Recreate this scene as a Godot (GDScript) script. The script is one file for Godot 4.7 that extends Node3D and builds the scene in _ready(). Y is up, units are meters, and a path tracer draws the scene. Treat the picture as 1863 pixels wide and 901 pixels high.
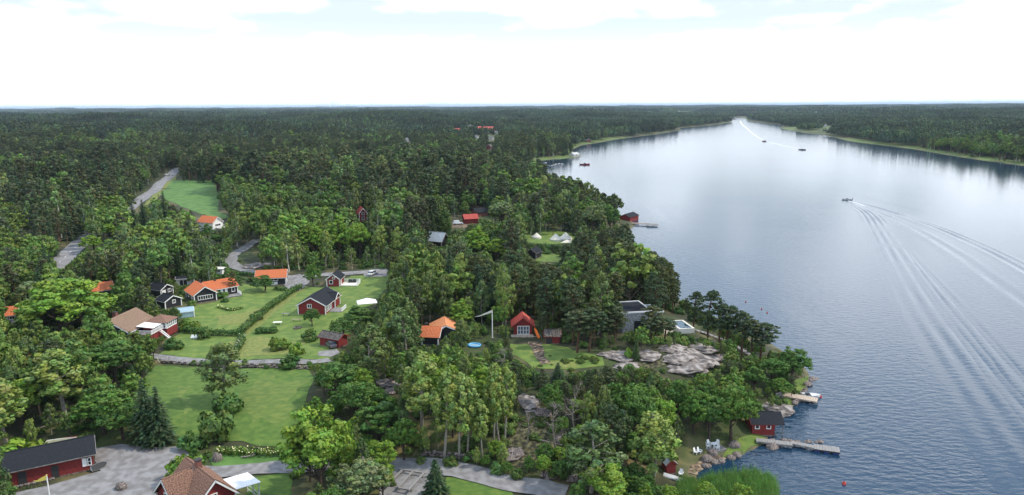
extends Node3D
# Aerial view over a wooded lake shore with red cottages. World: camera 60 m above the water, looking along -z.

const F := 1330.0            # focal length in photo pixels
const CX := 931.5
const CY := 450.5
const CAM := Vector3(0, 60, 0)
var cam_basis: Basis
var rng := RandomNumberGenerator.new()
var counts := {}
var M := {}
var nz := FastNoiseLite.new()
var nz2 := FastNoiseLite.new()

# ---------------------------------------------------------------- camera, sky, sun
func setup_view() -> void:
	cam_basis = Basis(Vector3.RIGHT, deg_to_rad(-10.957)) * Basis(Vector3.BACK, deg_to_rad(-0.31))
	var c := Camera3D.new()
	c.name = "camera"
	c.position = CAM
	c.basis = cam_basis
	c.fov = rad_to_deg(2.0 * atan(CY / F))
	c.near = 1.0
	c.far = 120000.0
	add_child(c)
	c.current = true
	var e := Environment.new()
	e.background_mode = Environment.BG_SKY
	var sky := Sky.new()
	var pm := PanoramaSkyMaterial.new()
	pm.panorama = ImageTexture.create_from_image(sky_image())
	pm.energy_multiplier = 1.0
	sky.sky_material = pm
	e.sky = sky
	e.tonemap_mode = Environment.TONE_MAPPER_LINEAR
	e.tonemap_exposure = 1.05
	e.sdfgi_enabled = true
	e.ssao_enabled = true
	e.ssil_enabled = true
	e.fog_enabled = true
	e.fog_density = 0.000035
	e.fog_light_color = Color(0.82, 0.91, 1.0)
	var we := WorldEnvironment.new()
	we.name = "world_environment"
	we.environment = e
	add_child(we)
	var sun := DirectionalLight3D.new()
	sun.name = "sun"
	sun.light_color = Color(1.0, 0.95, 0.86)
	sun.light_energy = 1.15
	sun.light_angular_distance = 2.5
	sun.shadow_enabled = true
	# from the front right, high
	var az := deg_to_rad(82.0)
	var el := deg_to_rad(50.0)
	var to_sun := Vector3(sin(az) * cos(el), sin(el), -cos(az) * cos(el))
	sun.look_at_from_position(to_sun * 10.0, Vector3.ZERO, Vector3.UP)
	add_child(sun)

func sky_image() -> Image:
	var w := 2048
	var h := 1024
	var im := Image.create_empty(w, h, false, Image.FORMAT_RGBF)
	var n := FastNoiseLite.new()
	n.seed = 11
	n.noise_type = FastNoiseLite.TYPE_SIMPLEX_SMOOTH
	n.frequency = 0.35
	n.fractal_octaves = 5
	n.fractal_gain = 0.5
	var n2 := FastNoiseLite.new()
	n2.seed = 5
	n2.frequency = 0.13
	n2.fractal_octaves = 2
	var low := Color(0.95, 1.0, 1.02)
	im.fill(low)
	for y in h / 2:
		var el := (0.5 - (y + 0.5) / h) * PI
		var sy := sin(el)
		var cy := cos(el)
		# white haze at the horizon, pale blue above it, blue overhead
		var base := Color(1.55, 1.62, 1.68).lerp(Color(0.80, 0.92, 1.01), smoothstep(0.0, 0.12, sy)).lerp(Color(0.86, 1.12, 1.46), smoothstep(0.12, 0.32, sy)).lerp(Color(0.36, 0.62, 1.05), smoothstep(0.4, 1.0, sy))
		# distances on the cloud deck; flattened near the horizon
		var k := 1.0 / (sy + 0.10)
		for x in w:
			var a := (x + 0.5) / w * TAU
			var px := cos(a) * cy * k * 3.0
			var pz := sin(a) * cy * k * 3.0
			var cov := n2.get_noise_2d(px * 0.8, pz * 0.8) * 0.45
			# the puffs rise above flat bases: sample with height as a third axis
			var v := n.get_noise_3d(px, sy * 26.0, pz) + cov
			var c := base
			v += 0.16 * smoothstep(0.10, 0.2, sy) - 0.2 * smoothstep(0.3, 0.6, sy)
			var d := smoothstep(-0.14, 0.26, v)
			if d > 0.0:
				var v2 := n.get_noise_3d(px, (sy + 0.010) * 26.0, pz) + cov + 0.16 * smoothstep(0.10, 0.2, sy) - 0.2 * smoothstep(0.3, 0.6, sy)
				var sh := clampf((v2 - v) * 3.5 + 0.1, 0.0, 1.0)
				var cc := Color(1.80, 1.92, 2.08).lerp(Color(0.92, 1.0, 1.10), sh * 0.8)
				c = base.lerp(cc, d * 0.95)
			im.set_pixel(x, y, c)
	return im

# ---------------------------------------------------------------- photo pixel <-> world
func ray(u: float, v: float) -> Vector3:
	return (cam_basis * Vector3((u - CX) / F, -(v - CY) / F, -1.0)).normalized()

func at_height(u: float, v: float, y: float) -> Vector3:
	var d := ray(u, v)
	if d.y > -0.0008:
		d.y = -0.0008
	return CAM + d * ((y - CAM.y) / d.y)

func on_ground(u: float, v: float) -> Vector3:
	var y := 3.0
	var p := at_height(u, v, y)
	for i in 12:
		y = lerpf(y, ground_y(p.x, p.z), 0.7)
		p = at_height(u, v, y)
	p.y = ground_y(p.x, p.z)
	return p

func to_px(p: Vector3) -> Vector2:
	var q := cam_basis.inverse() * (p - CAM)
	return Vector2(CX + F * q.x / -q.z, CY - F * q.y / -q.z)

# ---------------------------------------------------------------- terrain
const SHORE := [[2600,1500],[1700,1150],[1420,950],[1310,908],[1268,886],[1260,866],[1283,848],[1318,834],[1350,828],[1380,815],[1402,805],[1394,786],[1398,762],[1425,748],[1450,740],[1464,722],[1466,704],[1478,688],[1465,668],[1450,655],[1425,640],[1395,620],[1355,600],[1310,580],[1265,562],[1237,546],[1217,526],[1200,500],[1180,475],[1155,452],[1124,440],[1126,430],[1143,420],[1155,412],[1166,408],[1148,402],[1130,392],[1095,375],[1060,358],[1020,338],[985,318],[968,303],[972,293],[1010,290],[1050,287],[1061,284],[1046,280],[1040,273],[1060,264],[1090,260],[1120,254],[1160,249],[1200,244],[1241,237],[1236,233],[1290,229],[1335,223],[1325,217],[1335,213],[1352,214],[1362,220],[1395,225],[1426,228],[1417,233],[1450,240],[1500,246],[1545,257],[1600,264],[1660,271],[1710,280],[1760,288],[1863,302],[2100,330],[2600,390],[3300,480]]
var water_poly := PackedVector2Array()
const SR := 240
const SC := 220
const AMAX := 0.99
var lr0: float
var lr1: float
var sdf := PackedFloat32Array()
var bumps := []          # [x, z, radius, height]

func setup_terrain() -> void:
	for s in SHORE:
		var p := at_height(s[0], s[1], 0.0)
		water_poly.append(Vector2(p.x, p.z))
	lr0 = log(20.0)
	lr1 = log(90000.0)
	sdf.resize(SR * SC)
	var n := water_poly.size()
	for i in SR:
		var r := exp(lerpf(lr0, lr1, float(i) / (SR - 1)))
		for j in SC:
			var a := lerpf(-AMAX, AMAX, float(j) / (SC - 1))
			var p := Vector2(sin(a) * r, -cos(a) * r)
			var best := 1e12
			if r < 9000.0:
				for k in n:
					var q := Geometry2D.get_closest_point_to_segment(p, water_poly[k], water_poly[(k + 1) % n])
					best = minf(best, q.distance_squared_to(p))
			var dd := minf(sqrt(best), 900.0)
			if r < 9000.0 and Geometry2D.is_point_in_polygon(p, water_poly):
				dd = -dd
			sdf[i * SC + j] = dd
	nz.seed = 3
	nz.frequency = 1.0 / 90.0
	nz.fractal_octaves = 3
	nz2.seed = 8
	nz2.frequency = 1.0 / 900.0
	nz2.fractal_octaves = 4
	for b in [[1235, 668, 26.0, 4.5], [985, 668, 45.0, 3.0], [1180, 585, 22.0, 2.0], [560, 560, 70.0, 1.0], [990, 770, 22.0, 2.0]]:
		var p := at_height(b[0], b[1], 4.0)
		bumps.append([p.x, p.z, b[2], b[3]])

func shore_d(x: float, z: float) -> float:
	var r := sqrt(x * x + z * z)
	var fi := clampf((log(maxf(r, 20.0)) - lr0) / (lr1 - lr0) * (SR - 1), 0.0, SR - 1.001)
	var fj := clampf((atan2(x, -z) + AMAX) / (2.0 * AMAX) * (SC - 1), 0.0, SC - 1.001)
	var i := int(fi)
	var j := int(fj)
	var k := i * SC + j
	var tx := fj - j
	return lerpf(lerpf(sdf[k], sdf[k + 1], tx), lerpf(sdf[k + SC], sdf[k + SC + 1], tx), fi - i)

func ground_y(x: float, z: float) -> float:
	var d := shore_d(x, z)
	if d < 0.0:
		return maxf(-3.0, d * 0.22) - 0.02
	var r := sqrt(x * x + z * z)
	var y := 0.1 + 1.1 * smoothstep(0.0, 7.0, d) + 3.4 * smoothstep(5.0, 75.0, d)
	y += nz.get_noise_2d(x, z) * 1.6 * smoothstep(8.0, 60.0, d)
	if r < 400.0:
		for b in bumps:
			var q: float = (Vector2(x - b[0], z - b[1])).length_squared() / (b[2] * b[2])
			if q < 5.0:
				y += b[3] * exp(-q * 1.5) * smoothstep(0.0, 22.0, d)
	if r > 5000.0:
		y += maxf(0.0, nz2.get_noise_2d(x * 0.22 + 3000.0, z * 0.22) + 0.1) * 38.0 * smoothstep(5000.0, 13000.0, r)
	if r > 500.0:
		y += (nz2.get_noise_2d(x, z) + 0.3) * 30.0 * smoothstep(450.0, 1500.0, r) * smoothstep(20.0, 700.0, d)
	return y

# ---------------------------------------------------------------- meshes
class MB:
	var v := PackedVector3Array()
	var n := PackedVector3Array()
	var c := PackedColorArray()
	var col := Color.WHITE
	var xf := Transform3D.IDENTITY
	func tri(a: Vector3, b: Vector3, d: Vector3) -> void:      # counter-clockwise seen from outside
		a = xf * a
		b = xf * b
		d = xf * d
		var m := (b - a).cross(d - a).normalized()
		v.append(a); v.append(d); v.append(b)
		n.append(m); n.append(m); n.append(m)
		c.append(col); c.append(col); c.append(col)
	func tris(a: Vector3, b: Vector3, d: Vector3, na: Vector3, nb: Vector3, nd: Vector3) -> void:
		v.append(xf * a); v.append(xf * d); v.append(xf * b)
		n.append(xf.basis * na); n.append(xf.basis * nd); n.append(xf.basis * nb)
		c.append(col); c.append(col); c.append(col)
	func quad(a: Vector3, b: Vector3, d: Vector3, e: Vector3) -> void:
		tri(a, b, d)
		tri(a, d, e)
	func leaf(p: Vector3, x: Vector3, y: Vector3, m: Vector3) -> void:
		v.append(p - x); v.append(p + y); v.append(p + x)
		v.append(p - x); v.append(p + x); v.append(p - y)
		for i in 6:
			n.append(m); c.append(col)
	func hexa(p: Array) -> void:        # 8 corners: bottom 0..3 counter-clockwise from above, top 4..7
		quad(p[3], p[2], p[1], p[0])
		quad(p[4], p[5], p[6], p[7])
		for i in 4:
			var j := (i + 1) % 4
			quad(p[i], p[j], p[j + 4], p[i + 4])
	func box(ce: Vector3, s: Vector3, b := Basis.IDENTITY) -> void:
		var h := s * 0.5
		var p := []
		for y in [-1, 1]:
			for q in [[-1, 1], [1, 1], [1, -1], [-1, -1]]:
				p.append(ce + b * Vector3(h.x * q[0], h.y * y, h.z * q[1]))
		hexa(p)
	func tube(pts: Array, radii: Array, sides := 6) -> void:
		var rings := []
		for i in pts.size():
			var d: Vector3 = (pts[mini(i + 1, pts.size() - 1)] - pts[maxi(i - 1, 0)]).normalized()
			var s := d.cross(Vector3(0.31, 0.12, 0.94)).normalized()
			var t := d.cross(s)
			var ring := []
			for k in sides:
				var a := TAU * k / sides
				ring.append((s * cos(a) + t * sin(a)))
			rings.append(ring)
		for i in pts.size() - 1:
			for k in sides:
				var l := (k + 1) % sides
				var a: Vector3 = pts[i] + rings[i][k] * radii[i]
				var b: Vector3 = pts[i] + rings[i][l] * radii[i]
				var d: Vector3 = pts[i + 1] + rings[i + 1][l] * radii[i + 1]
				var e: Vector3 = pts[i + 1] + rings[i + 1][k] * radii[i + 1]
				tris(a, b, d, rings[i][k], rings[i][l], rings[i + 1][l])
				tris(a, d, e, rings[i][k], rings[i + 1][l], rings[i + 1][k])
		var top: int = pts.size() - 1
		if radii[top] > 0.02:
			for k in sides:
				var l2 := (k + 1) % sides
				tri(pts[top], pts[top] + rings[top][k] * radii[top], pts[top] + rings[top][l2] * radii[top])
	func mesh() -> ArrayMesh:
		var arr := []
		arr.resize(Mesh.ARRAY_MAX)
		arr[Mesh.ARRAY_VERTEX] = v
		arr[Mesh.ARRAY_NORMAL] = n
		arr[Mesh.ARRAY_COLOR] = c
		var m := ArrayMesh.new()
		m.add_surface_from_arrays(Mesh.PRIMITIVE_TRIANGLES, arr)
		return m

func numbered(called: String) -> String:
	var k: int = counts.get(called, 0)
	counts[called] = k + 1
	return called if k == 0 else "%s_%03d" % [called, k]

func thing(called: String, label: String, category: String, pos := Vector3.ZERO, yaw := 0.0, group := "") -> Node3D:
	var o := Node3D.new()
	o.name = numbered(called)
	o.position = pos
	o.rotation.y = yaw
	add_child(o)
	o.set_meta("label", label)
	o.set_meta("category", category)
	if group != "":
		o.set_meta("group", group)
	return o

func part(called: String, b, mat: Material, parent: Node3D) -> MeshInstance3D:
	var o := MeshInstance3D.new()
	o.name = called
	o.mesh = b.mesh() if b is MB else b
	o.material_override = mat
	parent.add_child(o, true)
	return o

func setting(called: String, b, mat: Material, label := "", kind := "structure") -> MeshInstance3D:
	var o := MeshInstance3D.new()
	o.name = numbered(called)
	o.mesh = b.mesh() if b is MB else b
	o.material_override = mat
	o.set_meta("kind", kind)
	if label != "":
		o.set_meta("label", label)
		o.set_meta("category", called.replace("_", " "))
	add_child(o)
	return o

# ---------------------------------------------------------------- materials
func lin(r: float, g: float, b: float) -> Color:
	return Color(r, g, b).linear_to_srgb()

func noise_tex(freq: float, lo: Color, hi: Color, seed_: int, oct := 4, size := 512, kind := FastNoiseLite.TYPE_SIMPLEX_SMOOTH, mid = null) -> NoiseTexture2D:
	var n := FastNoiseLite.new()
	n.seed = seed_
	n.noise_type = kind
	n.frequency = freq
	n.fractal_octaves = oct
	var t := NoiseTexture2D.new()
	t.width = size
	t.height = size
	t.seamless = true
	t.noise = n
	var g := Gradient.new()
	g.set_color(0, lo)
	g.set_color(1, hi)
	g.set_offset(0, 0.25)
	g.set_offset(1, 0.75)
	if mid != null:
		g.add_point(0.5, mid)
	t.color_ramp = g
	return t

func mat(r: float, g: float, b: float, rough := 0.8, metal := 0.0) -> StandardMaterial3D:
	var m := StandardMaterial3D.new()
	m.albedo_color = lin(r, g, b)
	m.roughness = rough
	m.metallic = metal
	m.cull_mode = BaseMaterial3D.CULL_DISABLED
	return m

func textured(r: float, g: float, b: float, tex: Texture2D, metres: Vector3, rough := 0.9, bump: Texture2D = null, bump_cm := 1.0, world := true) -> StandardMaterial3D:
	var m := mat(r, g, b, rough)
	m.albedo_texture = tex
	m.uv1_triplanar = true
	m.uv1_world_triplanar = world
	m.uv1_scale = Vector3(1.0 / metres.x, 1.0 / metres.y, 1.0 / metres.z)
	if bump != null:
		m.heightmap_enabled = true
		m.heightmap_texture = bump
		m.heightmap_scale = bump_cm
	return m

func leafy(tint: Color) -> StandardMaterial3D:
	var m := mat(tint.r, tint.g, tint.b, 0.62)
	m.vertex_color_use_as_albedo = true
	m.metallic_specular = 0.28
	m.backlight_enabled = true
	m.backlight = Color(0.55, 0.62, 0.32)
	return m

func setup_materials() -> void:
	var mottled := noise_tex(0.012, Color(0.82, 0.81, 0.80), Color(1, 1, 1), 21, 6, 1024)
	var fine := noise_tex(0.09, Color(0.72, 0.72, 0.72), Color(1, 1, 1), 22, 4)
	var boards := noise_tex(0.02, Color(0.68, 0.66, 0.66), Color(1, 1, 1), 23, 4)
	var stone := noise_tex(0.008, Color(0.30, 0.30, 0.30), Color(1, 1, 1), 24, 7, 1024, FastNoiseLite.TYPE_SIMPLEX_SMOOTH, Color(0.70, 0.64, 0.61))
	var grassy := noise_tex(0.012, Color(0.76, 0.84, 0.70), Color(1, 0.98, 0.88), 25, 7, 1024, FastNoiseLite.TYPE_SIMPLEX_SMOOTH, Color(0.86, 0.91, 0.77))
	M.ground = textured(1, 1, 1, grassy, Vector3(37, 37, 37), 0.95)
	M.ground.vertex_color_use_as_albedo = true
	M.lawn = textured(0.140, 0.198, 0.046, grassy, Vector3(46, 46, 46), 0.95)
	M.pale_field = textured(0.135, 0.185, 0.045, grassy, Vector3(31, 31, 19), 0.95)
	M.field = textured(0.102, 0.168, 0.032, grassy, Vector3(29, 29, 23), 0.95)
	M.dry = textured(0.205, 0.215, 0.068, grassy, Vector3(17, 17, 13), 0.95)
	M.crop = textured(0.092, 0.19, 0.036, noise_tex(0.02, Color(0.8, 0.85, 0.8), Color(1, 1, 1), 31), Vector3(60, 60, 60), 0.9)
	M.asphalt = textured(0.25, 0.245, 0.255, noise_tex(0.01, Color(0.88, 0.88, 0.88), Color(1, 1, 1), 33, 5), Vector3(31, 31, 31), 0.9)
	M.gravel = textured(0.24, 0.236, 0.242, mottled, Vector3(27, 27, 27), 0.95)
	M.dirt = textured(0.34, 0.27, 0.19, stone, Vector3(11, 11, 11), 0.95)
	M.rock = textured(0.33, 0.30, 0.285, noise_tex(0.006, Color(0.46, 0.46, 0.47), Color(1, 1, 1), 26, 5, 1024, FastNoiseLite.TYPE_SIMPLEX_SMOOTH, Color(0.74, 0.71, 0.69)), Vector3(13, 13, 13), 0.85, stone, 2.0)
	M.boulder = textured(0.36, 0.33, 0.32, stone, Vector3(2.3, 2.3, 2.3), 0.85, stone, 4.0)
	M.red = textured(0.27, 0.030, 0.028, boards, Vector3(0.7, 14, 0.7), 0.85)
	M.black = textured(0.018, 0.018, 0.027, boards, Vector3(0.7, 14, 0.7), 0.7)
	M.white = mat(0.78, 0.78, 0.78, 0.6)
	M.offwhite = mat(0.66, 0.64, 0.58, 0.7)
	M.grey_wall = textured(0.42, 0.44, 0.48, boards, Vector3(6, 6, 6), 0.7)
	M.orange_tile = textured(0.60, 0.165, 0.055, mottled, Vector3(5, 5, 5), 0.75)
	M.pale_orange_tile = textured(0.64, 0.25, 0.10, mottled, Vector3(5, 5, 5), 0.75)
	M.red_tile = textured(0.50, 0.075, 0.055, mottled, Vector3(5, 5, 5), 0.7)
	M.old_tile = textured(0.36, 0.20, 0.135, noise_tex(0.05, Color(0.42, 0.40, 0.42), Color(1, 1, 1), 27, 5), Vector3(5, 5, 5), 0.9)
	M.brown_tile = textured(0.37, 0.245, 0.165, noise_tex(0.05, Color(0.6, 0.6, 0.62), Color(1, 1, 1), 28, 5), Vector3(5, 5, 5), 0.9)
	M.felt = textured(0.027, 0.030, 0.038, mottled, Vector3(4, 4, 4), 0.85)
	M.felt.metallic_specular = 0.2
	M.grey_roof = textured(0.17, 0.165, 0.16, stone, Vector3(4, 4, 4), 0.9)
	M.metal_roof = textured(0.42, 0.47, 0.52, mottled, Vector3(8, 8, 8), 0.45)
	M.glass = mat(0.02, 0.025, 0.032, 0.06)
	M.pale_glass = mat(0.10, 0.13, 0.16, 0.05)
	M.greenhouse = mat(0.30, 0.42, 0.50, 0.12)
	M.brick = textured(0.25, 0.10, 0.08, fine, Vector3(2, 2, 2), 0.9)
	M.wood = textured(0.42, 0.36, 0.29, boards, Vector3(9, 9, 0.5), 0.85)
	M.grey_wood = textured(0.33, 0.325, 0.32, boards, Vector3(9, 9, 0.5), 0.9)
	M.pale_wood = textured(0.62, 0.52, 0.42, boards, Vector3(9, 9, 0.5), 0.85)
	M.tar = mat(0.03, 0.03, 0.032, 0.8)
	M.blue_float = mat(0.02, 0.04, 0.16, 0.5)
	M.pool_water = mat(0.03, 0.06, 0.08, 0.03)
	M.pool_blue = mat(0.10, 0.36, 0.62, 0.3)
	M.tent = mat(0.60, 0.57, 0.50, 0.85)
	M.plastic = mat(0.82, 0.83, 0.85, 0.4)
	M.car_white = mat(0.75, 0.76, 0.78, 0.22)
	M.car_grey = mat(0.13, 0.14, 0.16, 0.2, 0.3)
	M.rubber = mat(0.02, 0.02, 0.02, 0.8)
	M.chrome = mat(0.6, 0.6, 0.62, 0.25, 0.9)
	M.lamp_red = mat(0.35, 0.02, 0.02, 0.3)
	M.buoy_red = mat(0.72, 0.09, 0.07, 0.45)
	M.kayak = mat(0.75, 0.18, 0.03, 0.4)
	M.yellow = mat(0.75, 0.60, 0.12, 0.8)
	M.dull_white = mat(0.42, 0.42, 0.41, 0.8)
	M.foam = mat(0.62, 0.65, 0.67, 0.9)
	M.boat_hull = mat(0.65, 0.65, 0.66, 0.35)
	M.boat_red = mat(0.28, 0.05, 0.05, 0.4)
	M.canvas_green = textured(0.30, 0.32, 0.22, mottled, Vector3(3, 3, 3), 0.8)
	# bark
	M.bark = textured(0.13, 0.105, 0.085, stone, Vector3(1.4, 3, 1.4), 0.95)
	M.pine_bark = textured(0.20, 0.115, 0.075, stone, Vector3(1.4, 3, 1.4), 0.95)
	M.birch_bark = textured(0.66, 0.64, 0.60, stone, Vector3(1.0, 0.8, 1.0), 0.8)
	M.aspen_bark = textured(0.62, 0.62, 0.56, stone, Vector3(1.0, 0.9, 1.0), 0.85)
	M.dead_bark = textured(0.50, 0.48, 0.45, stone, Vector3(1.0, 2, 1.0), 0.9)
	# leaves: three tints of each kind over the leaf-by-leaf vertex colours
	M.leaf_mats = {}
	var tints := {"leaf": [Color(0.85, 1.0, 0.8), Color(1.5, 1.5, 0.95), Color(0.72, 0.88, 0.84)], "birch": [Color(1.05, 1.05, 1), Color(1.65, 1.6, 1.2), Color(0.85, 0.95, 1.0)], "pine": [Color(1, 1, 1), Color(1.2, 1.1, 0.85), Color(0.8, 0.95, 0.95)], "spruce": [Color(1, 1, 1), Color(1.2, 1.2, 0.9), Color(0.75, 0.9, 1.0)], "bush": [Color(1, 1, 1), Color(1.4, 1.3, 0.85), Color(0.75, 0.9, 0.9)], "silver": [Color(1.5, 1.2, 2.2)], "bright": [Color(1.65, 1.65, 0.95)]}
	for k in tints:
		M.leaf_mats[k] = []
		for t in tints[k]:
			M.leaf_mats[k].append(leafy(t))
	M.far_leaf = leafy(Color(1, 1, 1))
	# water
	var wn := FastNoiseLite.new()
	wn.seed = 40
	wn.noise_type = FastNoiseLite.TYPE_SIMPLEX_SMOOTH
	wn.frequency = 0.022
	wn.fractal_octaves = 4
	wn.fractal_gain = 0.5
	wn.domain_warp_enabled = true
	wn.domain_warp_amplitude = 14.0
	wn.domain_warp_frequency = 0.01
	var wt := NoiseTexture2D.new()
	wt.width = 2048
	wt.height = 2048
	wt.seamless = true
	wt.noise = wn
	# the breeze dies away up the lake: ever lower ripples
	M.waters = []
	for q in 16:
		var k := maxf(1.8, 13.0 * pow(0.77, q))
		var w := mat(0.008, 0.030, 0.062, 0.05 + 0.005 * q)
		w.metallic_specular = 0.46
		w.uv1_triplanar = true
		w.uv1_world_triplanar = true
		w.uv1_scale = Vector3(1.0 / 150.0, 1.0, 1.0 / 74.0)
		w.heightmap_enabled = true
		w.heightmap_texture = wt
		w.heightmap_scale = k
		M.waters.append(w)
	M.water = M.waters[4]
	M.slope = textured(0.13, 0.135, 0.06, stone, Vector3(9, 9, 9), 0.95)

# ---------------------------------------------------------------- the setting: ground, water, roads, lawns
func clearing(x: float, z: float) -> float:      # far fields between the woods
	var r := sqrt(x * x + z * z)
	if r < 900.0:
		return 0.0
	return smoothstep(0.30, 0.36, nz2.get_noise_2d(x * 2.3 + 900.0, z * 1.2 - 4000.0)) * smoothstep(1400.0, 2500.0, r)

func build_ground() -> void:
	var rows := 380
	var cols := 330
	var verts := PackedVector3Array()
	var cl := PackedColorArray()
	var a0 := -0.95
	var a1 := 0.95
	for i in rows:
		var r := exp(lerpf(log(24.0), log(85000.0), pow(float(i) / (rows - 1), 1.12)))
		for j in cols:
			var a := lerpf(a0, a1, float(j) / (cols - 1))
			var x := sin(a) * r
			var z := -cos(a) * r
			verts.append(Vector3(x, ground_y(x, z), z))
			var d := shore_d(x, z)
			var g := nz.get_noise_2d(x * 3.0 + 70.0, z * 3.0)
			var c := Color(0.042, 0.042, 0.022).lerp(Color(0.062, 0.082, 0.026), smoothstep(-0.15, 0.3, g))
			c = c.lerp(Color(0.22, 0.17, 0.10), smoothstep(0.18, 0.42, nz.get_noise_2d(x * 5.0, z * 5.0 + 300.0)) * 0.6)
			if d < 3.0:
				c = c.lerp(Color(0.15, 0.125, 0.09), smoothstep(3.0, 0.5, d))
			if r > 60.0 and d > 1.0 and r < 1400.0 and r > 500.0 and d < 22.0:
				c = c.lerp(Color(0.13, 0.19, 0.05), 0.8)
			c = c.lerp(Color(0.15, 0.21, 0.075), clearing(x, z))
			cl.append(c)
	var idx := PackedInt32Array()
	for i in rows - 1:
		for j in cols - 1:
			var k := i * cols + j
			idx.append_array([k, k + cols, k + 1, k + 1, k + cols, k + cols + 1])
	var arr := []
	arr.resize(Mesh.ARRAY_MAX)
	arr[Mesh.ARRAY_VERTEX] = verts
	arr[Mesh.ARRAY_COLOR] = cl
	arr[Mesh.ARRAY_INDEX] = idx
	var m := ArrayMesh.new()
	m.add_surface_from_arrays(Mesh.PRIMITIVE_TRIANGLES, arr)
	var st := SurfaceTool.new()
	st.create_from(m, 0)
	st.generate_normals()
	setting("ground", st.commit(), M.ground, "uneven wooded ground under the trees round the lake")
	var wm := ArrayMesh.new()
	var rings := [10.0]
	for k in 15:
		rings.append(140.0 * pow(1.22, k))
	rings.append(14000.0)
	for k in 16:
		var w := MB.new()
		for s in 48:
			var a := lerpf(-1.5, 1.5, s / 48.0)
			var e := lerpf(-1.5, 1.5, (s + 1) / 48.0)
			w.quad(Vector3(sin(a) * rings[k], 0, -cos(a) * rings[k]), Vector3(sin(e) * rings[k], 0, -cos(e) * rings[k]), Vector3(sin(e) * rings[k + 1], 0, -cos(e) * rings[k + 1]), Vector3(sin(a) * rings[k + 1], 0, -cos(a) * rings[k + 1]))
		wm.add_surface_from_arrays(Mesh.PRIMITIVE_TRIANGLES, w.mesh().surface_get_arrays(0))
		wm.surface_set_material(k, M.waters[k])
	setting("water", wm, null, "rippled blue lake water narrowing into the distance")

func sheet(called: String, label: String, px: Array, m: Material, off: float, rough_edge := 0.8) -> void:
	var poly := PackedVector2Array()
	for k in px.size():
		var a := on_ground(px[k][0], px[k][1])
		var b := on_ground(px[(k + 1) % px.size()][0], px[(k + 1) % px.size()][1])
		var steps := clampi(int(a.distance_to(b) / 2.5), 1, 40)
		for s in steps:
			var p := a.lerp(b, float(s) / steps)
			poly.append(Vector2(p.x + nz.get_noise_2d(p.x * 25.0, p.z * 25.0) * rough_edge * 2.0, p.z + nz.get_noise_2d(p.x * 25.0 + 50.0, p.z * 25.0) * rough_edge * 2.0))
	var lo := Vector2(1e9, 1e9)
	var hi := -lo
	for p in poly:
		lo = lo.min(p)
		hi = hi.max(p)
	var cell := maxf(2.0, (hi - lo).length() / 70.0)
	var b := MB.new()
	for i in int((hi.x - lo.x) / cell) + 1:
		for j in int((hi.y - lo.y) / cell) + 1:
			var q := lo + Vector2(i, j) * cell
			var sq := PackedVector2Array([q, q + Vector2(cell, 0), q + Vector2(cell, cell), q + Vector2(0, cell)])
			for piece in Geometry2D.intersect_polygons(sq, poly):
				var t := Geometry2D.triangulate_polygon(piece)
				for k in range(0, t.size(), 3):
					var v := []
					for e in 3:
						var s: Vector2 = piece[t[k + e]]
						v.append(Vector3(s.x, ground_y(s.x, s.y) + off, s.y))
					if (v[1] - v[0]).cross(v[2] - v[0]).y > 0.0:
						b.tri(v[0], v[1], v[2])
					else:
						b.tri(v[0], v[2], v[1])
	if b.v.size() > 0:
		setting(called, b, m, label)

func spline(px: Array, step: float) -> Array:
	var c := Curve3D.new()
	var pts := []
	for p in px:
		pts.append(on_ground(p[0], p[1]))
	for i in pts.size():
		var t: Vector3 = (pts[mini(i + 1, pts.size() - 1)] - pts[maxi(i - 1, 0)]) / 6.0
		c.add_point(pts[i], -t, t)
	var out := []
	var l := c.get_baked_length()
	var n := maxi(2, int(l / step))
	for i in n + 1:
		out.append(c.sample_baked(l * i / n))
	return out

func ribbon(called: String, label: String, px: Array, width: float, m: Material, off: float, wobble := 0.3, step := 1.5) -> void:
	var pts := spline(px, step)
	var b := MB.new()
	var prev := []
	for i in pts.size():
		var d: Vector3 = pts[mini(i + 1, pts.size() - 1)] - pts[maxi(i - 1, 0)]
		d.y = 0.0
		var s := d.normalized().cross(Vector3.UP)
		var row := []
		var p: Vector3 = pts[i]
		for k in 5:
			var u := (k / 4.0 - 0.5) * (width + wobble * 3.0 * nz.get_noise_2d(p.x * 12.0, p.z * 12.0))
			var q := p + s * u
			q.y = ground_y(q.x, q.z) + off
			row.append(q)
		if i > 0:
			for k in 4:
				b.quad(prev[k], prev[k + 1], row[k + 1], row[k])
		prev = row
	setting(called, b, m, label)

# where the photograph shows open things that no scattered tree may hide: distance that must stay visible, per 4x4 pixel cell
const KW := 466
const KH := 226
var clear_map := PackedFloat32Array()

func keep_clear(px: Array, dist := -1.0, extra := 3.0) -> void:
	var poly := PackedVector2Array()
	var lo := Vector2(1e9, 1e9)
	var hi := -lo
	for p in px:
		var q := Vector2(p[0], p[1]) / 4.0
		poly.append(q)
		lo = lo.min(q)
		hi = hi.max(q)
	for y in range(maxi(0, int(lo.y)), mini(KH - 1, int(hi.y)) + 1):
		for x in range(maxi(0, int(lo.x)), mini(KW - 1, int(hi.x)) + 1):
			if Geometry2D.is_point_in_polygon(Vector2(x + 0.5, y + 0.5), poly):
				var d := dist
				if dist < 0.0:
					var p := on_ground(x * 4.0 + 2.0, y * 4.0 + 2.0)
					d = Vector2(p.x, p.z).length() + extra
				clear_map[y * KW + x] = maxf(clear_map[y * KW + x], d)

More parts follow.
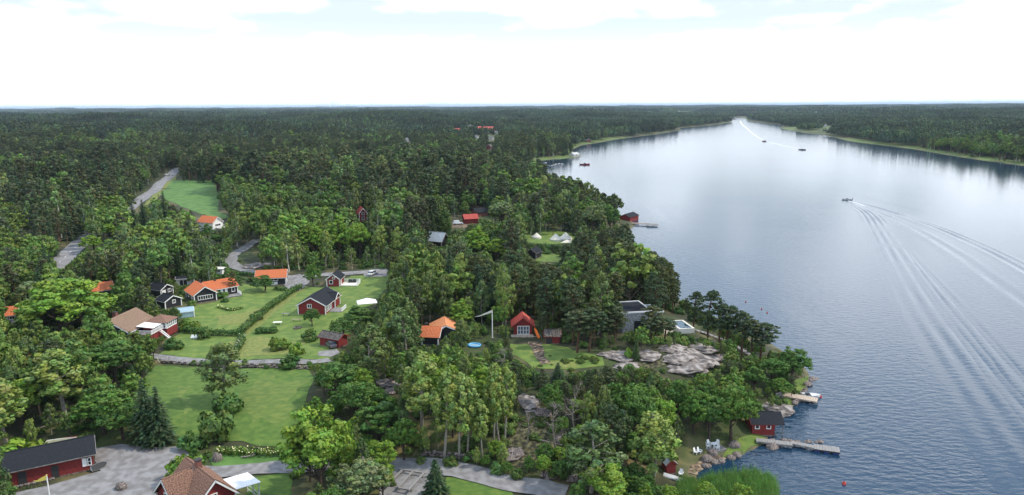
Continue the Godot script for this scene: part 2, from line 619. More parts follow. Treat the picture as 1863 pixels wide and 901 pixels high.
func keep_road(px: Array, half: float) -> void:
	for i in px.size() - 1:
		var a := Vector2(px[i][0], px[i][1])
		var b := Vector2(px[i + 1][0], px[i + 1][1])
		var n := (b - a).orthogonal().normalized() * half
		keep_clear([[a.x - n.x, a.y - n.y], [b.x - n.x, b.y - n.y], [b.x + n.x, b.y + n.y], [a.x + n.x, a.y + n.y]])

func hidden_by(base: Vector3, h: float, rad: float, bare := 0.25) -> bool:
	var d := Vector2(base.x, base.z).length()
	var b := to_px(base)
	var t := to_px(base + Vector3(0, h, 0))
	var w := F * rad / d
	if t.x + w < 0 or t.x - w > 1863 or t.y > 901:
		return false
	for i in 9:
		var f := i / 8.0
		var y := lerpf(b.y, t.y, f)
		var ww := w * 0.75 * (sin(clampf((f - bare) / (1.0 - bare), 0.0, 1.0) * PI) * 0.9 + 0.1) if f > bare else 1.0
		for s in [-1.0, -0.5, 0.0, 0.5, 1.0]:
			var cx := int((lerpf(b.x, t.x, f) + ww * s) / 4.0)
			var cy := int(y / 4.0)
			if cx < 0 or cy < 0 or cx >= KW or cy >= KH:
				continue
			if clear_map[cy * KW + cx] > d:
				return true
	return false

const MAIN_ROAD := [[60,525],[95,490],[130,457],[160,432],[205,400],[255,364],[290,335],[313,316],[326,306]]
const BEND_ROAD := [[470,436],[448,450],[428,462],[420,474],[428,485],[448,493],[475,499],[520,505],[560,503],[600,500],[650,497],[705,493]]
const DRIVE := [[1030,899],[985,889],[930,882],[880,868],[830,856],[780,849],[700,846],[640,846],[560,849],[500,852],[440,857],[385,861],[330,858]]
const LANE := [[270,648],[300,652],[340,657],[400,660],[460,660],[560,660],[600,656]]
const YARD := [[165,818],[215,812],[330,812],[345,835],[322,858],[300,880],[290,930],[-20,960],[-20,912],[60,892],[182,856]]
const MEADOW := [[282,664],[360,669],[470,670],[562,674],[570,690],[556,745],[528,812],[410,806],[322,802],[296,760],[264,712],[262,690]]
const GARDEN := [[292,646],[335,598],[330,562],[352,556],[400,548],[428,534],[440,516],[470,521],[530,524],[590,522],[640,503],[705,500],[706,520],[680,550],[650,575],[640,600],[615,640],[600,655],[440,657],[330,652]]
const CROP := [[318,328],[386,327],[394,345],[398,365],[396,386],[420,396],[400,400],[360,388],[300,362],[290,352]]
const CABIN_LAWN := [[925,626],[1010,628],[1060,640],[1105,648],[1100,664],[1040,674],[968,668],[940,650]]
const TENT_LAWN := [[925,420],[980,415],[1045,425],[1052,440],[1000,446],[930,440]]
const COTTAGE_LAWN := [[972,463],[1022,463],[1020,478],[975,476]]

func build_setting() -> void:
	build_ground()
	sheet("lawn", "mown meadow in the hollow below the stone wall and lane", MEADOW, M.field, 0.07)
	sheet("lawn", "broad sunlit garden lawn round the black house and the red cottages", GARDEN, M.lawn, 0.07)
	sheet("field", "bright green crop field beside the country road", CROP, M.crop, 0.12, 0.3)
	sheet("lawn", "sloping lawn before the red cabin with french windows", CABIN_LAWN, M.lawn, 0.07)
	sheet("lawn", "trodden meadow round the three bell tents", TENT_LAWN, M.lawn, 0.07)
	sheet("lawn", "small lawn by the dark shed below the tents", COTTAGE_LAWN, M.lawn, 0.07)
	sheet("lawn", "lawn behind the red house with the white porch roof", [[452,872],[500,862],[528,860],[540,930],[450,930]], M.field, 0.07)
	sheet("lawn", "mown lawn below the bend of the gravel drive", [[808,868],[840,864],[880,878],[925,892],[960,925],[800,930]], M.field, 0.07)
	sheet("lawn", "grass strip between the hedge and the drive", [[385,826],[440,822],[512,826],[512,838],[440,850],[388,848]], M.crop, 0.07)
	sheet("lawn", "grassy shore by the red boathouse", [[1346,800],[1372,790],[1398,797],[1388,808],[1352,824],[1318,832]], M.lawn, 0.05)
	sheet("lawn", "grass on the point by the boat dock", [[1428,700],[1470,684],[1468,700],[1440,738],[1415,742]], M.lawn, 0.05)
	sheet("grass_verge", "dry yellow verge between road and crop field", [[322,312],[318,330],[296,352],[276,372],[262,374],[290,345]], M.dry, 0.10, 0.3)
	sheet("grass_verge", "worn dry grass in the garden of the apple trees", [[415,622],[470,612],[520,622],[560,625],[520,645],[440,650]], M.dry, 0.11)
	sheet("grass_verge", "sun dried patch in the lawn of the black house", [[395,576],[440,570],[478,560],[480,566],[440,590],[400,590]], M.dry, 0.11)
	sheet("grass_verge", "dry trodden patch on the cabin slope", [[960,640],[985,638],[1000,655],[1040,662],[1060,668],[1020,670],[985,660]], M.dry, 0.11)
	sheet("grass_patch", "paler short grass in the middle of the meadow", [[455,690],[500,684],[535,700],[530,740],[505,775],[470,770],[450,730]], M.pale_field, 0.10, 2.6)
	sheet("grass_patch", "paler short grass beside the meadow spruces", [[318,720],[350,700],[362,730],[345,775],[326,765]], M.pale_field, 0.10, 2.6)
	sheet("path", "worn grassy strip running between the two gardens", [[428,612],[470,580],[530,534],[552,520],[560,522],[530,545],[480,588],[445,616]], M.dry, 0.11, 0.4)
	sheet("beach", "brown shingle at the cove by the chairs", [[1240,872],[1258,850],[1285,836],[1318,828],[1330,832],[1285,852],[1264,872]], M.dirt, 0.06, 0.4)
	sheet("yard", "grey gravel yard before the long red barn", YARD, M.gravel, 0.12)
	sheet("yard", "gravel parking beside the black garage", [[512,505],[545,500],[566,512],[545,530],[520,526]], M.gravel, 0.16, 0.4)
	sheet("yard", "gravel parking bay with a white car", [[662,494],[704,492],[704,504],[664,504]], M.gravel, 0.16, 0.3)
	sheet("yard", "gravel patch behind the dark parked car", [[580,640],[612,637],[618,644],[600,650],[575,648]], M.gravel, 0.12, 0.3)
	sheet("yard", "paved court round the wooden frame by the drive", [[690,842],[800,846],[800,930],[690,930]], M.gravel, 0.13, 0.5)
	sheet("path", "worn earth path below the cabin steps", [[962,622],[985,622],[992,648],[1000,660],[985,664],[968,642]], M.dirt, 0.14, 0.5)
	sheet("yard", "sandy ground beside the far red cabin", [[822,405],[870,406],[862,414],[822,416]], M.dirt, 0.12, 0.4)
	sheet("yard", "pale cleared ground in the birch wood", [[678,446],[735,448],[730,456],[682,456]], M.dirt, 0.12, 0.4)
	sheet("bare_rock", "bare lichen grey rock on the crown of the point", [[1222,645],[1250,634],[1290,640],[1312,655],[1300,670],[1270,676],[1235,684],[1222,668]], M.rock, 0.10, 1.4)
	sheet("bare_rock", "pale rock shelf beside the pines and the broom", [[1095,644],[1130,636],[1150,644],[1140,656],[1105,652]], M.rock, 0.10, 1.6)
	sheet("bare_rock", "pinkish bare rock on the slope above the drive", [[948,718],[966,716],[978,732],[982,748],[965,752],[950,742]], M.rock, 0.10, 1.2)
	sheet("dry_slope", "dry brown slope with heather below the cabin lawn", [[925,770],[950,765],[1010,775],[1005,830],[960,855],[925,845],[905,830]], M.slope, 0.08, 2.0)
	sheet("dry_slope", "dry grass between the rocks of the point", [[1120,655],[1200,650],[1215,690],[1180,692],[1130,680]], M.slope, 0.08, 2.0)
	ribbon("road", "grey country road through the forest", MAIN_ROAD, 7.6, M.asphalt, 0.2, 0.05, 2.5)
	ribbon("road", "gravel lane bending past the black garage", BEND_ROAD, 4.6, M.gravel, 0.2, 0.4)
	ribbon("road", "gravel drive along the foot of the slope", DRIVE, 4.2, M.gravel, 0.2, 0.4)
	ribbon("path", "narrow gravel lane along the stone wall", LANE, 2.6, M.gravel, 0.2, 0.3)
	# road markings: broken centre line
	var pts := spline(MAIN_ROAD, 1.5)
	var mb := MB.new()
	for i in range(1, pts.size() - 3, 6):
		var a: Vector3 = pts[i]
		var b: Vector3 = pts[i + 2]
		var s := (b - a).normalized().cross(Vector3.UP) * 0.08
		var up := Vector3(0, 0.06, 0)
		a.y = ground_y(a.x, a.z) + 0.2
		b.y = ground_y(b.x, b.z) + 0.2
		mb.quad(a - s + up, b - s + up, b + s + up, a + s + up)
	setting("road_marking", mb, M.white, "broken white line along the country road")
	setup_clear()

func setup_clear() -> void:
	clear_map.resize(KW * KH)
	clear_map.fill(0.0)
	for p in [MEADOW, GARDEN, CROP, CABIN_LAWN, [[945,428],[1038,426],[1044,438],[960,440]], COTTAGE_LAWN, YARD]:
		keep_clear(p)
	for p in [[[452,868],[528,862],[540,901],[450,901]], [[800,850],[900,868],[960,901],[780,901],[770,850]], [[385,826],[512,830],[512,850],[388,850]], [[1240,872],[1258,850],[1318,828],[1372,790],[1400,797],[1400,812],[1320,850],[1264,880]], [[512,505],[545,500],[566,512],[545,530],[520,526]], [[470,496],[705,488],[705,506],[600,506]], [[715,842],[800,846],[790,895],[735,895]], [[440,462],[470,455],[472,480],[448,485]], [[295,325],[330,300],[322,312],[245,385],[235,378]], [[690,690],[720,690],[725,712],[700,712]]]:
		keep_clear(p)
	keep_road([[100,480],[130,457],[160,432]], 10.0)
	keep_road([[248,368],[290,335],[322,310]], 11.0)
	keep_road(BEND_ROAD, 7.0)
	keep_road([[1030,899],[985,889],[930,882],[880,868],[830,856]], 12.0)
	keep_road([[520,850],[440,857],[385,861]], 9.0)
	keep_road([[280,648],[340,657]], 5.0)
	# rock and open slope
	keep_clear([[1095,642],[1140,634],[1200,644],[1240,632],[1300,642],[1314,662],[1280,678],[1232,686],[1215,668],[1100,654]])
	keep_clear([[945,715],[970,714],[985,735],[1000,790],[950,842],[930,830],[925,795],[948,770]])
	keep_clear([[1200,574],[1240,572],[1265,590],[1310,618],[1240,606]])
	keep_clear([[1405,745],[1440,742],[1432,752],[1408,757]])
	# the lake: nothing may rise in front of it except trees placed by hand
	keep_clear([[975,290],[1030,300],[985,308],[1000,312],[1060,322],[1100,346],[1140,354],[1152,380],[1150,412],[1160,415],[1150,432],[1165,450],[1208,456],[1230,480],[1243,530],[1262,556],[1300,572],[1340,596],[1380,620],[1405,634],[1440,640],[1462,660],[1472,700],[1500,740],[1440,750],[1425,800],[1400,812],[1340,840],[1300,850],[1280,866],[1420,872],[1420,901],[1863,901],[1863,310],[1600,265],[1430,240],[1340,225],[1200,248],[1060,265],[1045,280],[1062,290]], 1e9)

# ---------------------------------------------------------------- trees
var protos := {}      # kind -> [{trunk, crown, h, r}]
var lods := {}        # kind -> [mesh]

func rdir() -> Vector3:
	var z := rng.randf_range(-1, 1)
	var a := rng.randf() * TAU
	var s := sqrt(1.0 - z * z)
	return Vector3(s * cos(a), z, s * sin(a))

func leaf_color(base: Color, spread := 0.3) -> Color:
	var k := 1.0 + rng.randf_range(-spread, spread)
	return Color(base.r * k * rng.randf_range(0.85, 1.2), base.g * k, base.b * k * rng.randf_range(0.8, 1.15))

func put_leaf(b: MB, p: Vector3, nrm: Vector3, size: float, long := 1.0, soft := Vector3.ZERO) -> void:
	var x := nrm.cross(rdir()).normalized()
	var y := nrm.cross(x)
	b.leaf(p, x * size * long, y * size, (nrm + soft).normalized())

func clump(b: MB, c: Vector3, rad: Vector3, count: int, size: float, base: Color, out: Vector3, spread := 0.14) -> void:
	var tone := leaf_color(base, 0.2)
	for i in count:
		var d := (rdir() + out * 0.45 + Vector3(0, 0.25, 0)).normalized()
		var p := c + d * rad * rng.randf_range(0.35, 1.25)
		b.col = leaf_color(tone, spread)
		put_leaf(b, p, (d + rdir() * 0.75).normalized(), size * rng.randf_range(0.5, 1.3), 1.35, d * (0.6 if size < 0.3 else 1.4))

func limbs(b: MB, from: Vector3, ends: Array, r: float) -> void:
	for e in ends:
		var mid: Vector3 = from.lerp(e, 0.5) + Vector3(0, -0.25 * (e - from).length() * 0.3, 0) + rdir() * 0.3
		b.tube([from, mid, e], [r, r * 0.6, r * 0.2], 5)

func trunk_line(h: float, lean: float) -> Array:
	var pts := []
	var off := rdir() * lean
	off.y = 0
	var off2 := rdir() * lean * 0.6
	off2.y = 0
	for i in 7:
		var t := i / 6.0
		pts.append(Vector3(0, t * h - 0.4, 0) + off * t * t + off2 * sin(t * PI))
	return pts

func on_line(pts: Array, t: float) -> Vector3:
	var f := clampf(t, 0, 0.999) * (pts.size() - 1)
	return pts[int(f)].lerp(pts[int(f) + 1], f - int(f))

# detail: leaves in proportion; size: leaf half-width
func make_leaf_tree(seed_: int, h: float, r: float, n: int, leaves: int, cr0: float, size: float, low := 0.2) -> Dictionary:
	rng.seed = seed_
	var t := MB.new()
	var b := MB.new()
	var base := Color(0.108, 0.182, 0.046)
	var pts := trunk_line(h * 0.72, 0.5)
	t.tube(pts, [r * 0.085, r * 0.07, r * 0.06, r * 0.05, r * 0.04, r * 0.028, r * 0.015], 7)
	var ctr := Vector3(0, h * (0.5 + low * 0.5), 0)
	var ell := Vector3(r, h * (0.5 - low * 0.5), r)
	# a few leaders make the outline uneven
	var lead := []
	for i in 9:
		lead.append([rdir(), rng.randf_range(-0.34, 0.2)])
	var ends := []
	for i in n:
		var d := rdir()
		d.y = absf(d.y) * 1.15 - 0.45
		d = d.normalized()
		var s := 1.0
		for l in lead:
			s += l[1] * clampf(d.dot(l[0]) * 2.2 - 1.0, 0.0, 1.0)
		var depth := rng.randf_range(0.68, 0.97) if i % 4 > 0 else rng.randf_range(0.25, 0.65)
		var taper := 1.0 - 0.25 * maxf(d.y, 0.0)
		var c := ctr + d * ell * Vector3(taper, 1, taper) * depth * s
		var cr := r * cr0 * rng.randf_range(0.7, 1.35)
		clump(b, c, Vector3(cr, cr * 0.7, cr), leaves, size, base, d)
		if i % 9 == 0:
			ends.append(c)
	for e in ends:
		limbs(t, on_line(pts, clampf((e.y / h - 0.12) * 0.9, 0.25, 0.95)), [e], r * 0.03)
	return {"trunk": t, "crown": b, "h": h, "r": r}

func make_birch(seed_: int, h: float, r: float, n: int, leaves: int, cr0: float, size: float, bare := 0.26) -> Dictionary:
	rng.seed = seed_
	var t := MB.new()
	var b := MB.new()
	var base := Color(0.122, 0.176, 0.064)
	var pts := trunk_line(h * 0.95, 0.7)
	t.tube(pts, [0.19, 0.17, 0.15, 0.12, 0.09, 0.05, 0.02], 6)
	for i in n:
		var f := rng.randf_range(0.0, 1.0)
		var y := lerpf(bare, 0.99, f)
		var env := r * (sin(clampf(f * 0.84 + 0.16, 0, 1) * PI) * 0.78 + 0.2)
		var a := rng.randf() * TAU
		var d := Vector3(cos(a), 0.1, sin(a))
		var p0 := on_line(pts, y)
		var c := p0 + d * env * rng.randf_range(0.25, 0.95)
		var cr := r * cr0 * rng.randf_range(0.7, 1.3)
		if i % 3 == 0:
			t.tube([p0 + Vector3(0, -0.6, 0), p0.lerp(c, 0.6) + Vector3(0, 0.2, 0), c], [0.05, 0.03, 0.012], 4)
		var tone := leaf_color(base, 0.24)
		for k in leaves:
			var q := rdir()
			var p := c + q * Vector3(cr, cr * 1.5, cr) * pow(rng.randf(), 0.45)
			p.y -= absf(rng.randf()) * cr * 0.8
			b.col = leaf_color(tone, 0.16)
			put_leaf(b, p, (q + d * 0.5 + rdir() * 0.7).normalized(), size * rng.randf_range(0.55, 1.15), 1.3, (q + d) * (0.45 if size < 0.3 else 0.9))
	return {"trunk": t, "crown": b, "h": h, "r": r}

func make_pine(seed_: int, h: float, r: float, n: int, leaves: int, cr0: float, size: float, bare := 0.4) -> Dictionary:
	rng.seed = seed_
	var t := MB.new()
	var b := MB.new()
	var base := Color(0.070, 0.094, 0.047)
	var pts := trunk_line(h, 0.9)
	t.tube(pts, [0.25, 0.22, 0.20, 0.17, 0.14, 0.09, 0.03], 7)
	for i in n:
		var f := (i + rng.randf()) / n
		var y := lerpf(bare, 0.985, f)
		var env := r * (0.5 + 0.55 * sin(clampf(f * 0.75 + 0.2, 0, 1) * PI)) * (1.0 if f < 0.75 else lerpf(1.0, 0.3, (f - 0.75) * 4.0))
		var a := i * 2.4 + rng.randf_range(-0.7, 0.7)
		var d := Vector3(cos(a), 0.12, sin(a))
		var p0 := on_line(pts, y - 0.03)
		var reach := env * rng.randf_range(0.25, 1.0)
		var c := p0 + d * reach + Vector3(0, reach * 0.1 + rng.randf_range(-0.3, 0.3), 0)
		var cr := r * cr0 * rng.randf_range(0.7, 1.35)
		if i % 2 == 0:
			t.tube([p0, p0.lerp(c, 0.55) + Vector3(0, -0.1, 0), c], [0.07, 0.045, 0.02], 4)
		clump(b, c, Vector3(cr, cr * 0.48, cr), leaves, size, base, d * 0.5 + Vector3(0, 0.4, 0), 0.16)
	for i in 4:
		var p1 := on_line(pts, rng.randf_range(0.2, bare))
		var e := rdir()
		e.y = -0.1
		t.tube([p1, p1 + e * rng.randf_range(0.5, 1.4)], [0.04, 0.01], 4)
	return {"trunk": t, "crown": b, "h": h, "r": r}

func make_spruce(seed_: int, h: float, r: float, detail: float, size: float, with_trunk := true, dense := false) -> Dictionary:
	rng.seed = seed_
	var t := MB.new()
	var b := MB.new()
	var base := Color(0.042, 0.078, 0.036)
	if with_trunk:
		t.tube([Vector3(0, -0.4, 0), Vector3(0, h * 0.5, 0), Vector3(0, h * 0.99, 0)], [0.22, 0.13, 0.02], 6)
	var levels := int(24 * sqrt(detail)) + 3
	for i in levels:
		var f := (i + 0.4 * rng.randf()) / levels
		var y := lerpf(0.07, 0.985, f) * h
		var len_ := r * pow(1.0 - f, 0.85) * rng.randf_range(0.85, 1.12) + 0.12
		var nb := maxi(4, int((11 - 6 * f) * clampf(detail, 0.5, 1.0)))
		for k in nb:
			var a := TAU * (k + rng.randf() * 0.8) / nb + i * 0.7
			var d := Vector3(cos(a), 0, sin(a))
			var side := Vector3(-d.z, 0, d.x)
			var l := len_ * rng.randf_range(0.75, 1.12)
			var tone := leaf_color(base, 0.28)
			var steps := maxi(2, int(l / size * (1.2 if not dense else 1.7) * sqrt(detail)))
			for s in steps:
				var u := (s + rng.randf()) / steps
				var p := Vector3(0, y, 0) + d * l * u + Vector3(0, -l * u * 0.38 + 0.14 * l * u * u, 0) + side * rng.randf_range(-1, 1) * size * (1.0 - 0.5 * u) + rdir() * 0.08
				b.col = leaf_color(tone, 0.25)
				var nn := (Vector3(0, 0.8, 0) + d * 0.55 + rdir() * 0.45).normalized()
				var x := (d + Vector3(0, -0.45, 0) + side * rng.randf_range(-0.7, 0.7)).normalized()
				b.leaf(p, x * size * rng.randf_range(0.8, 1.4), nn.cross(x).normalized() * size * rng.randf_range(0.35, 0.7), (nn + d * 0.5).normalized())
	return {"trunk": t, "crown": b, "h": h, "r": r}

func make_bush(seed_: int, h: float, r: float, detail: float, size: float) -> Dictionary:
	rng.seed = seed_
	var t := MB.new()
	var b := MB.new()
	var base := Color(0.095, 0.165, 0.045)
	for i in 4:
		var e := rdir()
		e.y = 1.2
		t.tube([Vector3(0, -0.2, 0), e * h * 0.3, e * h * 0.5], [0.06, 0.04, 0.015], 4)
	for i in int(16 * clampf(detail, 0.4, 1.0)):
		var d := rdir()
		d.y = absf(d.y)
		var c := Vector3(d.x * r * 0.7, h * (0.2 + 0.62 * d.y), d.z * r * 0.7) * rng.randf_range(0.7, 1.02)
		var cr := r * rng.randf_range(0.26, 0.42)
		clump(b, c, Vector3(cr, cr * 0.8 * h / r * 0.8, cr), int(62 * detail), size, base, d)
	return {"trunk": t, "crown": b, "h": h, "r": r}

func make_dead(seed_: int, h: float) -> Dictionary:
	rng.seed = seed_
	var t := MB.new()
	var b := MB.new()
	var pts := trunk_line(h, 1.4)
	t.tube(pts, [0.17, 0.15, 0.13, 0.1, 0.07, 0.045, 0.015], 6)
	for i in 26:
		var y := rng.randf_range(0.3, 0.97)
		var p := on_line(pts, y)
		var d := rdir()
		d.y = absf(d.y) * 0.6 + 0.25
		d = d.normalized() * (1.0 - y + 0.25) * h * 0.28
		b.tube([p, p + d * 0.55 + Vector3(0, -0.1, 0), p + d], [0.05, 0.03, 0.008], 4)
		for k in 4:
			var q := p + d * rng.randf_range(0.35, 0.95)
			b.tube([q, q + (d.normalized() + rdir() * 0.8) * rng.randf_range(0.4, 1.1)], [0.022, 0.005], 3)
	return {"trunk": t, "crown": b, "h": h, "r": h * 0.25}

func bake(d: Dictionary) -> Dictionary:
	d.trunk = d.trunk.mesh()
	d.crown = d.crown.mesh()
	return d

func joined(d: Dictionary, bark: Color) -> ArrayMesh:       # far trees: trunk and crown in one mesh
	var b: MB = d.crown
	var t: MB = d.trunk
	for i in t.v.size():
		b.v.append(t.v[i]); b.n.append(t.n[i]); b.c.append(bark)
	return b.mesh()

func setup_trees() -> void:
	protos = {"leaf": [], "birch": [], "pine": [], "spruce": [], "bush": [], "dead": [], "cone": [], "aspen": []}
	for i in 6:
		protos.leaf.append(bake(make_leaf_tree(100 + i, 13.0, 4.3 + 0.35 * (i % 3), 130, 66, 0.14, 0.178, 0.12 + 0.05 * (i % 3))))
	for i in 5:
		protos.birch.append(bake(make_birch(200 + i, 14.0, 2.8, 80, 62, 0.185, 0.155)))
	for i in 6:
		protos.pine.append(bake(make_pine(300 + i, 15.0, 2.7, 70, 64, 0.205, 0.16, 0.30 + 0.05 * i)))
	for i in 3:
		protos.spruce.append(bake(make_spruce(400 + i, 14.0, 2.7, 2.0, 0.28)))
	for i in 4:
		protos.bush.append(bake(make_bush(500 + i, 2.0, 1.6, 1.0, 0.15)))
	for i in 3:
		protos.dead.append(bake(make_dead(600 + i, 10.0)))
	protos.cone.append(bake(make_spruce(700, 6.0, 1.7, 1.8, 0.22, true, true)))
	for i in 3:
		protos.aspen.append(bake(make_birch(800 + i, 15.0, 2.2, 74, 52, 0.20, 0.165, 0.40)))
	lods = {"leaf": [], "birch": [], "pine": [], "spruce": []}
	for i in 4:
		lods.leaf.append(joined(make_leaf_tree(1100 + i, 13.0, 4.3, 70, 24, 0.165, 0.33, 0.1 + 0.06 * i), Color(0.1, 0.09, 0.07)))
		lods.birch.append(joined(make_birch(1200 + i, 14.0, 2.8, 50, 22, 0.205, 0.28), Color(0.5, 0.49, 0.46)))
		lods.pine.append(joined(make_pine(1300 + i, 15.0, 2.7, 46, 24, 0.225, 0.29, 0.3 + 0.05 * i), Color(0.16, 0.10, 0.07)))
		lods.spruce.append(joined(make_spruce(1400 + i, 14.0, 2.7, 0.8, 0.42), Color(0.1, 0.08, 0.06)))

const BARK := {"leaf": "bark", "birch": "birch_bark", "pine": "pine_bark", "spruce": "bark", "bush": "bark", "dead": "dead_bark", "cone": "bark", "aspen": "aspen_bark"}
const KIND_NAME := {"leaf": "broadleaf_tree", "birch": "birch_tree", "pine": "pine_tree", "spruce": "spruce_tree", "bush": "bush", "dead": "dead_tree", "cone": "cone_shrub", "aspen": "aspen_tree"}
const LEAF_MAT := {"leaf": "leaf", "birch": "birch", "pine": "pine", "spruce": "spruce", "bush": "bush", "cone": "spruce", "aspen": "birch"}
var standing := []     # [x, z, radius] of trees already placed
var cells := {}

func taken(x: float, z: float, r: float) -> bool:
	var k := Vector2i(floori(x / 10.0), floori(z / 10.0))
	for i in range(-1, 2):
		for j in range(-1, 2):
			for s in cells.get(k + Vector2i(i, j), []):
				var q: float = (s[2] + r)
				if Vector2(s[0] - x, s[1] - z).length_squared() < q * q:
					return true
	return false

func claim(x: float, z: float, r: float) -> void:
	var k := Vector2i(floori(x / 10.0), floori(z / 10.0))
	if not cells.has(k):
		cells[k] = []
	cells[k].append([x, z, r])

func tree(kind: String, pos: Vector3, h: float, width: float, label: String, group := "", tint := -1, yaw := -1.0, called := "") -> Node3D:
	var pr: Array = protos[kind]
	var p: Dictionary = pr[rng.randi() % pr.size()]
	var o := thing(called if called != "" else KIND_NAME[kind], label, "bush" if kind == "bush" or kind == "cone" else "tree", pos, rng.randf() * TAU if yaw < 0 else yaw, group)
	var s: float = h / p.h
	var w: float = width / p.r if width > 0.0 else s * rng.randf_range(0.85, 1.15)
	o.scale = Vector3(w, s, w)
	part("trunk" if kind != "bush" else "stem", p.trunk, M[BARK[kind]], o)
	if kind == "dead":
		part("crown", p.crown, M.dead_bark, o)
	else:
		var set_: Array = M.leaf_mats[LEAF_MAT[kind]]
		part("crown", p.crown, set_[(rng.randi() % set_.size()) if tint < 0 else tint % set_.size()] if tint < 10 else M.leaf_mats["silver" if tint == 10 else "bright"][0], o)
	return o

